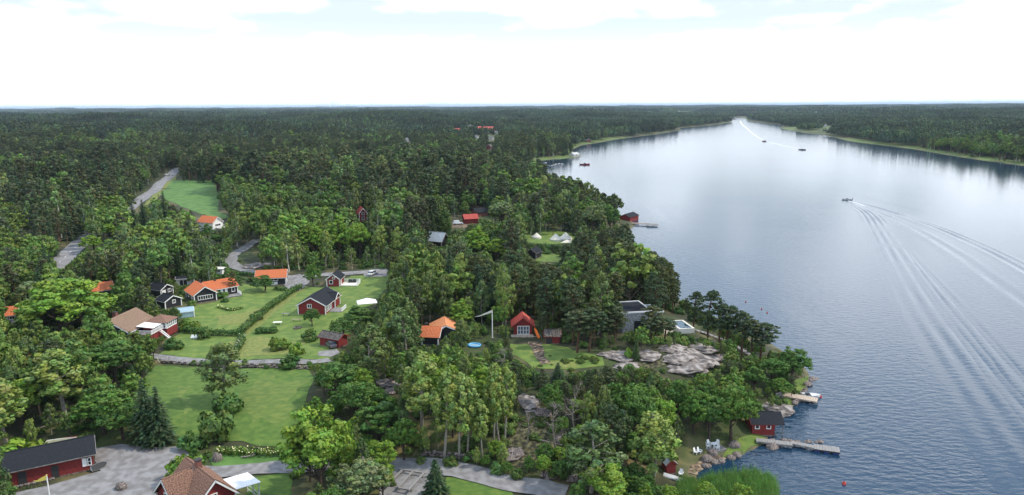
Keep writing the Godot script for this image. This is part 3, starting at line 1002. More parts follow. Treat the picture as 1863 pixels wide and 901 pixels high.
# trees that the photograph shows singly: kind, base pixel, height, crown radius (0 = usual), tint, label
func feature_trees() -> void:
	var list := [
		["leaf", 118, 622, 16.5, 10.2, 1, "huge round bright green tree behind the tiled house with glass porch"],
		["leaf", 585, 912, 14.8, 6.4, 1, "large full ash tree standing on the lawn beside the drive"],
		["leaf", 660, 930, 8.2, 4.3, 10, "pale silvery green willow beside the wooden frame"],
		["birch", 405, 728, 12.4, 4.9, 0, "weeping birch standing alone in the mown meadow"],
		["bush", 412, 752, 4.2, 3.2, 2, "rounded grey green willow bush under the meadow birch"],
		["bush", 392, 800, 6.0, 3.4, 0, "dark tall bush below the willow in the meadow"],
		["bush", 352, 816, 3.2, 2.4, 2, "grey bush at the gravel yard edge below the meadow"],
		["bush", 338, 872, 4.4, 3.4, 1, "bright green lilac bush behind the red house chimney"],
		["spruce", 268, 806, 11.6, 3.2, 0, "dark spruce at the corner of the meadow, the taller of two"],
		["spruce", 292, 808, 10.4, 3.0, 0, "dark spruce at the corner of the meadow, the shorter of two"],
		["aspen", 122, 770, 14.3, 5.0, 1, "pale green aspen with a white trunk above the barn"],
		["aspen", 14, 812, 12.9, 4.4, 1, "leaning pale birch at the end of the barn wood"],
		["leaf", 210, 700, 10.0, 6.0, 2, "dark spreading tree below the tiled house"],
		["leaf", 55, 560, 8.5, 5.0, 10, "silvery leaved tree next to the huge green tree"],
		["leaf", 190, 790, 8.5, 5.0, 0, "thick green tree between the aspen and the spruces"],
		["leaf", 225, 800, 6.5, 4.0, 2, "low dark tree beside the two spruces"],
		["leaf", 40, 780, 9.5, 4.5, 1, "leafy light green tree over the barn roof"],
		["bush", 30, 842, 4.0, 4.5, 11, "thick bright bush behind the barn roof"],
		["bush", 0, 905, 2.6, 2.2, 2, "wild rose bush at the end of the barn wall"],
		["leaf", 482, 530, 5.6, 3.7, 2, "round dark fruit tree before the black garage"],
		["leaf", 570, 522, 7.5, 2.9, 0, "green maple beside the gravel parking"],
		["leaf", 568, 594, 5.2, 2.2, 2, "clipped dark tree before the red gable"],
		["leaf", 650, 596, 5.6, 4.2, 2, "dense dark tree at the side of the large red cottage"],
		["leaf", 624, 610, 4.8, 3.2, 2, "dark thicket tree behind the shed with grey roof"],
		["bush", 466, 584, 2.6, 1.9, 0, "white flowering elder by the garden hedge"],
		["bush", 510, 636, 3.2, 2.6, 1, "spreading apple tree in the dry lawn"],
		["bush", 566, 620, 3.0, 2.4, 0, "apple tree on the lawn behind the dark car"],
		["bush", 540, 646, 2.8, 1.9, 11, "young pale apple tree near the stone wall"],
		["bush", 530, 668, 2.8, 2.6, 2, "dark bush growing over the stone wall"],
		["bush", 492, 606, 1.8, 1.9, 2, "clipped garden bush beside the berry bed"],
		["bush", 474, 606, 1.8, 1.7, 2, "clipped garden bush before the berry bed"],
		["bush", 394, 543, 2.6, 1.9, 2, "dark shrub by the glazed entrance of the black house"],
		["bush", 408, 550, 1.3, 1.4, 2, "low shrub by the terrace of the black house"],
		["bush", 318, 634, 2.8, 2.4, 2, "round shrub below the white balcony"],
		["bush", 370, 616, 3.0, 1.9, 0, "clipped round bush beside the white garden chairs"],
		["bush", 345, 600, 3.0, 3.0, 1, "flowering shrub beside the greenhouse"],
		["bush", 300, 610, 3.2, 2.2, 1, "light shrub under the glass porch"],
		["cone", 793, 908, 6.4, 2.2, 0, "dense young spruce beside the drive"],
		["cone", 1157, 655, 4.6, 1.0, 1, "slim green cypress on the rocky slope"],
		["bush", 1142, 652, 2.4, 1.1, 11, "yellow flowering broom on the rocks"],
		["birch", 1075, 896, 12.2, 5.2, 2, "large weeping birch above the shore hut"],
		["birch", 1188, 872, 12.6, 4.7, 1, "light green birch with a white trunk by the shore hut"],
		["leaf", 1105, 935, 7.5, 4.2, 1, "bright light green tree below the weeping birch"],
		["leaf", 1330, 800, 10.5, 4.6, 0, "ash tree leaning over the red boathouse"],
		["leaf", 1290, 800, 9.0, 3.8, 2, "dark alder behind the white table on the deck"],
		["leaf", 1262, 790, 9.0, 3.2, 0, "thin alder between the birch and the ash"],
		["leaf", 1442, 697, 8.2, 3.7, 2, "dark round alder at the tip of the point"],
		["leaf", 1405, 700, 6.6, 3.4, 2, "dark alder on the point, lower than its neighbour"],
		["leaf", 1372, 712, 5.2, 3.0, 2, "low dark alder on the slope above the rocks"],
		["leaf", 1418, 722, 4.0, 2.6, 0, "small alder beside the boat dock"],
		["pine", 1262, 602, 11.0, 2.2, 2, "thin pine at the pool end of the point"],
		["pine", 1288, 622, 13.4, 3.0, 2, "dark pine before the lake, tallest on the point"],
		["pine", 1308, 630, 10.6, 2.8, 2, "dark full pine on the point beside the tallest"],
		["pine", 1322, 636, 11.0, 2.8, 2, "dark pine over the grey steps on the point"],
		["pine", 1350, 652, 11.2, 2.6, 2, "pine with a bare trunk near the end of the steps"],
		["pine", 1368, 655, 9.8, 2.8, 0, "crooked pine leaning to the lake on the point"],
		["pine", 1384, 662, 10.0, 3.2, 2, "spreading pine overhanging the water on the point"],
		["pine", 1118, 622, 8.6, 3.0, 0, "wide pine at the corner of the modern house"],
		["pine", 1184, 614, 8.0, 2.6, 1, "light pine before the modern house terrace"],
		["pine", 1196, 622, 6.4, 2.8, 0, "low pine below the swimming pool"],
		["pine", 1210, 618, 5.2, 2.4, 2, "small dark pine under the pool deck"],
		["pine", 1050, 642, 10.2, 3.6, 0, "broad pine with a bent trunk beside the grey roofed shed"],
		["pine", 1072, 640, 10.5, 3.2, 2, "broad pine with a leaning bare trunk above the rocks"],
		["birch", 920, 600, 17.0, 2.6, 1, "tall pale birch behind the red roofed cabin"],
		["leaf", 905, 606, 7.0, 2.8, 0, "bright maple between the flagpole and the cabin"],
		["leaf", 840, 600, 7.5, 3.4, 1, "leafy oak behind the orange roofs"],
		["birch", 838, 640, 8.0, 2.6, 0, "light birch beside the orange roofed cottage"],
		["birch", 672, 690, 12.0, 4.2, 0, "full birch beside the parked dark car shed"],
		["birch", 738, 660, 13.0, 4.2, 2, "tall soft birch before the orange roofed cottage"],
		["leaf", 610, 735, 9.0, 4.8, 2, "dark leafy tree at the meadow corner"],
		["leaf", 650, 770, 8.0, 4.6, 2, "dark hazel at the meadow edge"],
		["leaf", 690, 800, 7.5, 4.4, 2, "dark low tree above the gravel drive"],
		["aspen", 768, 790, 16.2, 4.2, 1, "tall leafy aspen among the grove above the drive"],
		["leaf", 800, 760, 12.0, 5.0, 1, "wide bright aspen crown above the grove"],
		["aspen", 808, 834, 16.6, 2.9, 1, "straight aspen before the stone wall, thickest of the grove"],
		["aspen", 835, 834, 15.7, 2.6, 1, "straight aspen with light leaves before the stone wall"],
		["aspen", 850, 826, 14.0, 2.3, 1, "slim aspen in the middle of the grove"],
		["aspen", 878, 832, 10.8, 1.8, 1, "slender young aspen at the end of the stone wall"],
		["aspen", 898, 812, 14.6, 2.2, 1, "slim aspen at the rocky edge of the grove"],
		["aspen", 908, 806, 15.0, 2.4, 1, "slim tall aspen beside the bare rock"],
		["aspen", 918, 804, 14.1, 2.2, 1, "slim aspen closest to the bare rock"],
		["dead", 957, 812, 8.0, 1.8, 0, "bare leaning birch trunk on the rock slope"],
		["dead", 1012, 818, 9.0, 2.4, 0, "dead pale birch above the fallen branches"],
		["dead", 1048, 790, 9.5, 2.6, 0, "white leafless tree beside the weeping birch"],
		["dead", 908, 668, 4.0, 2.4, 0, "grey leafless bush below the flagpole"],
		["dead", 60, 440, 9.0, 3.4, 0, "grey dead tree in the forest beside the road"],
		["spruce", 1015, 700, 4.6, 2.0, 0, "small dark spruce on the slope below the lawn"],
		["spruce", 300, 400, 15.0, 3.4, 0, "dark spruce with a broken top beside the crop field"],
		["spruce", 244, 420, 15.0, 3.2, 0, "tall dark spruce at the bend of the country road"],
		["spruce", 262, 415, 14.0, 3.4, 2, "dark spruce behind the tall one at the road"],
		["leaf", 620, 470, 15.5, 5.6, 1, "large bright green poplar with wind turned leaves"],
		["leaf", 575, 470, 15.0, 5.6, 1, "large bright green poplar beside the birch wood"],
		["leaf", 655, 472, 14.5, 4.6, 1, "broad bright poplar at the end of the row"],
		["birch", 592, 486, 14.0, 3.0, 1, "white stemmed birch before the bright poplars"],
		["birch", 690, 474, 14.0, 3.4, 1, "pale airy birch in the wood, fuller of two"],
		["birch", 722, 476, 13.6, 3.2, 1, "pale airy birch in the wood, slimmer of two"],
		["leaf", 912, 415, 14.0, 6.5, 10, "great silvery green tree behind the far red cabin"],
		["leaf", 870, 470, 12.0, 5.5, 11, "bright green maple before the metal roof"],
		["leaf", 905, 480, 10.0, 5.0, 1, "bright leafy tree below the tents"],
		["birch", 1020, 420, 19.0, 4.6, 0, "tall full birch behind the bell tents"],
		["leaf", 1080, 428, 15.0, 6.0, 10, "grey green willow by the jetties"],
		["leaf", 1110, 426, 14.0, 5.0, 2, "dark willow leaning over the jetties"],
		["leaf", 378, 442, 8.0, 3.6, 0, "leafy tree hiding the foot of the white house"],
		["birch", 412, 440, 8.5, 2.6, 1, "slender birch beside the white house balcony"],
		["leaf", 395, 446, 5.0, 3.0, 2, "low dark tree below the white house"],
		["leaf", 200, 440, 9.0, 5.0, 11, "bright young tree beside the country road"],
		["leaf", 170, 460, 8.0, 4.5, 11, "light green tree before the country road"]]
	rng.seed = 77
	for l in list:
		var p := on_ground(l[1], l[2])
		tree(l[0], p, l[3], l[4], l[6], "", l[5])
		claim(p.x, p.z, minf(l[4] * 0.55, 3.5))
		# nothing scattered may stand in front of it
		var dist := Vector2(p.x, p.z).length()
		var c := to_px(p + Vector3(0, l[3] * 0.6, 0))
		var ry: float = absf(to_px(p + Vector3(0, l[3], 0)).y - c.y) * 0.9
		var rx: float = F * l[4] / dist * 0.7
		var ring := []
		for k in 12:
			ring.append([c.x + rx * cos(TAU * k / 12), c.y + ry * sin(TAU * k / 12)])
		keep_clear(ring, dist - 1.5)

# what grows where: pixel, shares of pine, spruce, birch, broadleaf, mean height, words for the label
const ZONES := [
	[60,300, 0.7,0.22,0.03,0.05, 16.0, "in the dark forest beyond the country road"], [220,280, 0.65,0.25,0.04,0.06, 16.0, "in the dark forest beyond the country road"],
	[60,420, 0.5,0.25,0.07,0.18, 15.0, "in the forest along the country road"], [330,440, 0.3,0.2,0.2,0.3, 12.0, "between the country road and the gardens"], [200,480, 0.2,0.1,0.15,0.55, 11.5, "between the country road and the gardens"],
	[40,520, 0.15,0.1,0.05,0.7, 10.0, "round the cottages by the huge green tree"], [100,680, 0.1,0.15,0.15,0.6, 10.5, "in the wood behind the long barn"], [30,720, 0.05,0.1,0.25,0.6, 10.5, "in the wood behind the long barn"], [220,720, 0.0,0.1,0.1,0.8, 8.5, "in the wood behind the long barn"],
	[450,430, 0.05,0.05,0.35,0.55, 12.0, "in the leafy wood round the bending lane"], [520,460, 0.02,0.03,0.45,0.5, 13.0, "in the leafy wood round the bending lane"], [640,450, 0.1,0.1,0.5,0.3, 14.0, "in the birch wood above the red cottages"],
	[500,300, 0.65,0.15,0.1,0.1, 16.5, "in the tall pine forest above the poplars"], [700,340, 0.55,0.2,0.13,0.12, 16.5, "in the tall pine forest above the poplars"], [880,330, 0.6,0.15,0.1,0.15, 16.0, "in the tall pine forest above the poplars"],
	[1020,370, 0.4,0.15,0.2,0.25, 15.0, "on the wooded shore behind the tents"], [1100,380, 0.2,0.05,0.3,0.45, 13.0, "on the wooded shore behind the tents"],
	[760,480, 0.35,0.1,0.35,0.2, 14.0, "in the mixed wood behind the orange roofs"], [860,450, 0.05,0.05,0.2,0.7, 10.0, "round the metal roofed cottage"], [900,530, 0.45,0.1,0.3,0.15, 13.5, "in the mixed wood behind the red roofed cabin"], [1020,560, 0.7,0.05,0.1,0.15, 12.0, "in the pine wood beside the modern house"], [1000,500, 0.6,0.1,0.15,0.15, 13.0, "in the pine wood beside the modern house"],
	[1180,510, 0.9,0.03,0.02,0.05, 15.0, "in the tall pine stand on the shore"], [1100,480, 0.75,0.05,0.1,0.1, 13.0, "in the tall pine stand on the shore"], [1320,660, 0.25,0.0,0.1,0.65, 5.5, "on the rocky point"],
	[690,560, 0.2,0.1,0.4,0.3, 11.0, "beside the lawn of the red cottages"], [720,640, 0.05,0.05,0.5,0.4, 10.5, "in the birch thicket by the orange roofs"], [640,740, 0.0,0.0,0.1,0.9, 7.5, "in the thicket above the gravel drive"], [780,720, 0.0,0.0,0.5,0.5, 11.0, "in the aspen grove above the drive"],
	[870,680, 0.1,0.05,0.2,0.65, 6.0, "on the slope below the flagpole"], [1000,720, 0.35,0.1,0.1,0.45, 5.0, "on the rock slope below the cabin lawn"], [1120,720, 0.35,0.05,0.2,0.4, 7.5, "in the thicket below the bare rocks"], [1260,740, 0.05,0.02,0.25,0.68, 8.0, "in the alder wood over the cove"], [1150,820, 0.05,0.0,0.35,0.6, 8.5, "in the alder wood over the cove"], [1000,840, 0.0,0.0,0.1,0.9, 4.0, "on the bank above the gravel drive"], [1220,890, 0.0,0.0,0.1,0.9, 4.0, "on the reedy shore"]]
const WORDS := {"pine": "pine with reddish trunk", "spruce": "conical spruce", "birch": "pale stemmed birch", "leaf": "broadleaf tree"}
const HUES := {"pine": ["dark green", "yellowish green", "bluish green"], "spruce": ["dark green", "lighter green", "bluish green"], "birch": ["soft green", "yellowish green", "greyish green"], "leaf": ["mid green", "bright green", "deep green"]}

func zone_at(px: Vector2) -> Array:
	var best := 1e12
	var z: Array = ZONES[0]
	for q in ZONES:
		var d := Vector2(q[0] - px.x, (q[1] - px.y) * 1.6).length_squared()
		if d < best:
			best = d
			z = q
	return z

func pick(z: Array) -> String:
	var t := rng.randf()
	for k in 4:
		t -= z[2 + k]
		if t < 0.0:
			return ["pine", "spruce", "birch", "leaf"][k]
	return "leaf"

const SPACE := {"pine": 1.75, "spruce": 1.6, "birch": 1.6, "leaf": 2.3}
const SHAPE := {"pine": [15.0, 2.7, 0.4], "spruce": [14.0, 2.7, 0.05], "birch": [14.0, 2.8, 0.25], "leaf": [13.0, 4.6, 0.15]}

class Grove:                                   # copies of one far-tree mesh
	var mesh: ArrayMesh
	var xf: Array[Transform3D] = []
	var col: Array[Color] = []

func copies(called: String, label: String, g: Grove, m: Material) -> void:
	if g.xf.is_empty():
		return
	var mm := MultiMesh.new()
	mm.transform_format = MultiMesh.TRANSFORM_3D
	mm.use_colors = true
	mm.mesh = g.mesh
	mm.instance_count = g.xf.size()
	for i in g.xf.size():
		mm.set_instance_transform(i, g.xf[i])
		mm.set_instance_color(i, g.col[i])
	var o := MultiMeshInstance3D.new()
	o.name = numbered(called)
	o.multimesh = mm
	o.material_override = m
	o.set_meta("kind", "stuff")
	o.set_meta("label", label)
	o.set_meta("category", "forest")
	add_child(o)

func tint_of(kind: String, x := 0.0, z := 0.0) -> Color:
	# single trees differ, and so do whole stands
	var k := rng.randf_range(0.74, 1.26) * (1.0 + 0.55 * nz.get_noise_2d(x * 0.9 + 31.0, z * 0.55))
	if kind == "birch":
		k *= 1.1
	return Color(k * rng.randf_range(0.85, 1.15), k, k * rng.randf_range(0.85, 1.15))

const NEAR := 330.0

func scatter_near() -> void:
	rng.seed = 4242
	var found := []
	for pass_ in 2:
		for i in 26000:
			var r := sqrt(rng.randf_range(70.0 * 70.0, NEAR * NEAR))
			var a := rng.randf_range(-0.70, 0.70)
			var x := sin(a) * r
			var z := -cos(a) * r
			var d := shore_d(x, z)
			if d < 1.5:
				continue
			var y := ground_y(x, z)
			var px := to_px(Vector3(x, y, z))
			if px.x < -120 or px.x > 1950 or px.y > 1080:
				continue
			var zn := zone_at(px)
			var kind := pick(zn)
			var h: float = zn[6] * rng.randf_range(0.9, 1.42) * (1.0 if pass_ == 0 else 0.6)
			var sp: float = SPACE[kind] * clampf(h / 12.0, 0.45, 1.2)
			if taken(x, z, sp):
				continue
			var sh: Array = SHAPE[kind]
			var ok := false
			for t in 3:
				if not hidden_by(Vector3(x, y, z), h, sh[1] * h / sh[0], sh[2]):
					ok = true
					break
				h *= 0.72
			if not ok or h < 2.5:
				continue
			claim(x, z, sp)
			found.append([r, kind, Vector3(x, y - 0.1, z), h, zn[7]])
	found.sort_custom(func(p, q): return p[0] < q[0])
	var used := {}
	var rest := {}
	for f in found:
		var k: String = f[1]
		used[k] = used.get(k, 0) + 1
		var limit: int = {"pine": 285, "spruce": 200, "birch": 270, "leaf": 250}[k]
		if used[k] <= limit:
			var tn := rng.randi() % 3
			var word: String = ("tall " if f[3] > 11.5 else ("short " if f[3] < 7.0 else "")) + HUES[k][tn] + " " + WORDS[k] + " " + f[4]
			tree(k, f[2], f[3], 0.0, word, k + " trees " + f[4], tn)
		else:
			var i := rng.randi() % 4
			var key := k + str(i)
			if not rest.has(key):
				rest[key] = Grove.new()
				rest[key].mesh = lods[k][i]
			var s: float = f[3] / SHAPE[k][0]
			rest[key].xf.append(Transform3D(Basis(Vector3.UP, rng.randf() * TAU).scaled(Vector3(s, s, s) * Vector3(rng.randf_range(0.85, 1.15), 1, rng.randf_range(0.85, 1.15))), f[2]))
			rest[key].col.append(tint_of(k, f[2].x, f[2].z))
	for key in rest:
		copies("forest", "mixed forest of pines, birches and broadleaf trees between the houses and the lake", rest[key], M.far_leaf)
	print("near trees ", found.size(), " ", used)
	# bushes fill the floor
	var bushes := []
	for i in 14000:
		var r := sqrt(rng.randf_range(75.0 * 75.0, 290.0 * 290.0))
		var a := rng.randf_range(-0.68, 0.68)
		var x := sin(a) * r
		var z := -cos(a) * r
		if shore_d(x, z) < 0.8:
			continue
		var y := ground_y(x, z)
		var h := rng.randf_range(0.8, 2.4)
		if taken(x, z, 0.45) or hidden_by(Vector3(x, y, z), h, h * 0.7, 0.0):
			continue
		claim(x, z, 0.8)
		bushes.append([r, Vector3(x, y - 0.1, z), h])
	bushes.sort_custom(func(p, q): return p[0] < q[0])
	var g := []
	for i in 3:
		g.append(Grove.new())
		g[i].mesh = protos.bush[i].crown
	for i in bushes.size():
		var b: Array = bushes[i]
		var px := to_px(b[1])
		if i < 240 and px.y < 960:
			tree("bush", b[1], b[2], 0.0, "low green bush " + str(zone_at(px)[7]), "low bushes " + str(zone_at(px)[7]))
		else:
			var s: float = b[2] / 2.0
			var q: Grove = g[i % 3]
			q.xf.append(Transform3D(Basis(Vector3.UP, rng.randf() * TAU).scaled(Vector3(s, s, s)), b[1]))
			q.col.append(tint_of("leaf"))
	for q in g:
		copies("undergrowth", "low leafy undergrowth on the forest floor", q, M.far_leaf)
	print("bushes ", bushes.size())

func scatter_mid() -> void:
	rng.seed = 99
	var gs := {}
	for k in lods:
		for i in 4:
			gs[k + str(i)] = Grove.new()
			gs[k + str(i)].mesh = lods[k][i]
	var n := 0
	var step := 4.9
	var zz := -1150.0
	while zz < -200.0:
		var half := absf(zz) * 0.80
		var xx := -half
		while xx < half:
			var x := xx + rng.randf_range(-0.5, 0.5) * step
			var z := zz + rng.randf_range(-0.5, 0.5) * step
			xx += step
			var r := sqrt(x * x + z * z)
			if r < NEAR or r > 1150.0:
				continue
			var d := shore_d(x, z)
			if d < 3.0 or nz.get_noise_2d(x * 1.7 + 400.0, z * 1.2) > 0.40 or (d < 16.0 and r > 620.0 and rng.randf() < 0.85):
				continue
			var y := ground_y(x, z)
			var px := to_px(Vector3(x, y, z))
			var zn := zone_at(px)
			var kind := pick(zn)
			if r > 520.0 and rng.randf() < 0.7:
				var q := nz.get_noise_2d(x * 0.5, z * 0.5 + 990.0)
				kind = "leaf" if q > 0.2 else "pine"
				if rng.randf() < 0.25:
					kind = "spruce" if rng.randf() < 0.6 else "birch"
			var sp: float = SPACE[kind] * 1.0
			if taken(x, z, sp):
				continue
			var h: float = (zn[6] * 1.15 if r < 600.0 else 15.5) * rng.randf_range(0.78, 1.22) * (0.92 if kind == "leaf" else 1.0) * (1.0 + 0.35 * nz.get_noise_2d(x * 1.3, z * 1.3 + 77.0)) * (1.25 if rng.randf() < 0.08 else 1.0)
			var sh: Array = SHAPE[kind]
			if hidden_by(Vector3(x, y, z), h, sh[1] * h / sh[0], 0.05):
				h *= 0.62
				if hidden_by(Vector3(x, y, z), h, sh[1] * h / sh[0], 0.05):
					continue
			claim(x, z, sp)
			var s: float = h / sh[0]
			var g: Grove = gs[kind + str(rng.randi() % 4)]
			var wd := rng.randf_range(0.9, 1.2)
			g.xf.append(Transform3D(Basis(Vector3.UP, rng.randf() * TAU).scaled(Vector3(s * wd, s, s * wd)), Vector3(x, y - 0.2, z)))
			g.col.append(tint_of(kind, x, z))
			n += 1
		zz += step
	for key in gs:
		copies("forest", "dense mixed forest behind the gardens and along the lake", gs[key], M.far_leaf)
	print("mid trees ", n)

# a patch of many small trees for the far woods
func patch(seed_: int, side: float, spacing: float, leaves: int, size: float, conifer: float) -> ArrayMesh:
	rng.seed = seed_
	var b := MB.new()
	var n := int(side / spacing)
	for i in n:
		for j in n:
			var p := Vector3((i + rng.randf_range(0.1, 0.9)) * spacing - side / 2, 0, (j + rng.randf_range(0.1, 0.9)) * spacing - side / 2)
			var con := rng.randf() < conifer
			var h := rng.randf_range(8.5, 18.0)
			var r := spacing * rng.randf_range(0.5, 0.72)
			var tone := leaf_color(Color(0.042, 0.062, 0.040) if con else Color(0.060, 0.098, 0.044), 0.34)
			for k in leaves:
				var d := rdir()
				d.y = absf(d.y)
				var q: Vector3
				if con:
					var f := rng.randf()
					q = p + Vector3(d.x * r * (1.1 - f), h * (0.4 + 0.6 * f), d.z * r * (1.1 - f))
				else:
					q = p + Vector3(d.x * r, h * (0.55 + 0.45 * d.y), d.z * r)
				b.col = leaf_color(tone, 0.2)
				put_leaf(b, q, (d + rdir() * 0.4).normalized(), size * rng.randf_range(0.7, 1.2), 1.2, d * 0.8)
	return b.mesh()

func scatter_far() -> void:
	for ring in [[1100.0, 3300.0, 27.0, 4.9, 30, 1.0], [3200.0, 13000.0, 84.0, 7.6, 9, 2.6], [12900.0, 26000.0, 175.0, 14.0, 5, 6.0]]:
		var gs := []
		for i in 6:
			var g := Grove.new()
			g.mesh = patch(3000 + i + int(ring[0]), ring[2] * 1.12, ring[3], ring[4], ring[5], [0.4, 0.6, 0.8, 0.92, 0.88, 0.65][i])
			gs.append(g)
		rng.seed = 7 + int(ring[0])
		var step: float = ring[2]
		var n := 0
		var zz: float = -ring[1]
		while zz < -ring[0] * 0.7:
			var half := absf(zz) * 0.80 + 50.0
			var xx := -half
			while xx < half:
				var x := xx + rng.randf_range(-0.2, 0.2) * step
				var z := zz + rng.randf_range(-0.2, 0.2) * step
				xx += step
				var r := sqrt(x * x + z * z)
				if r < ring[0] or r > ring[1] or shore_d(x, z) < step * 0.45 + 3.0 or clearing(x, z) > 0.5:
					continue
				var y := ground_y(x, z)
				if hidden_by(Vector3(x, y, z), 13.0, step * 0.5, 0.0):
					continue
				var q := nz2.get_noise_2d(x * 1.8 + 50.0, z * 1.8)
				var g: Grove = gs[clampi(int((q + 0.4) * 7.0 + rng.randf_range(-1, 1)), 0, 5)]
				g.xf.append(Transform3D(Basis(Vector3.UP, (rng.randi() % 4) * PI / 2).scaled(Vector3(1, rng.randf_range(0.85, 1.2), 1)), Vector3(x, y - 0.5, z)))
				g.col.append(tint_of("wood", x * 0.35, z * 0.35))
				n += 1
			zz += step
		for g in gs:
			copies("forest", "far forest stretching to the horizon", g, M.far_leaf)
		print("far patches ", n)

# ---------------------------------------------------------------- buildings
func slab(b: MB, o: Vector3, u: Vector3, v: Vector3, up: Vector3, th: float) -> void:
	var p := [o, o + u, o + u + v, o + v]
	if u.cross(v).dot(up) < 0:
		p = [o, o + v, o + u + v, o + u]
	b.hexa([p[0], p[1], p[2], p[3], p[0] + up * th, p[1] + up * th, p[2] + up * th, p[3] + up * th])

func tiles(b: MB, o: Vector3, u: Vector3, v: Vector3, up: Vector3) -> void:   # wavy pan tiles laid in courses down the slope
	var nu := maxi(4, int(u.length() / 0.16))
	var nv := maxi(2, int(v.length() / 0.38))
	var flip := u.cross(v).dot(up) < 0
	for j in nv:
		for i in nu:
			var q := []
			for e in [[0, 0], [1, 0], [1, 1], [0, 1]]:
				var fi := float(i + e[0]) / nu
				var fj := float(j + e[1]) / nv
				q.append(o + u * fi + v * fj + up * (0.16 + (0.035 if (i + e[0]) % 2 == 0 else -0.02) + (0.04 if e[1] == 1 else 0.0)))
			if flip:
				b.quad(q[3], q[2], q[1], q[0])
			else:
				b.quad(q[0], q[1], q[2], q[3])

func window_on(root: Node3D, t: Transform3D, w: float, h: float, nx: int, ny: int, trim: Material, pane: Material, depth := 0.09) -> void:
	# t: centre of the window on the wall plane, z outwards
	var f := MB.new()
	f.xf = t
	var e := 0.13
	f.box(Vector3(0, h / 2 + e / 2, depth / 2), Vector3(w + 2 * e, e, depth))
	f.box(Vector3(0, -h / 2 - e / 2, depth / 2), Vector3(w + 2 * e, e, depth))
	f.box(Vector3(-w / 2 - e / 2, 0, depth / 2), Vector3(e, h, depth))
	f.box(Vector3(w / 2 + e / 2, 0, depth / 2), Vector3(e, h, depth))
	for i in range(1, nx):
		f.box(Vector3(-w / 2 + w * i / nx, 0, depth / 2 - 0.01), Vector3(0.09, h, depth - 0.03))
	for i in range(1, ny):
		f.box(Vector3(0, -h / 2 + h * i / ny, depth / 2 - 0.015), Vector3(w, 0.07, depth - 0.035))
	var wn := part("window", f, trim, root)
	var p := MB.new()
	p.xf = t
	p.box(Vector3(0, 0, 0.015), Vector3(w, h, 0.03))
	part("pane", p, pane, wn)

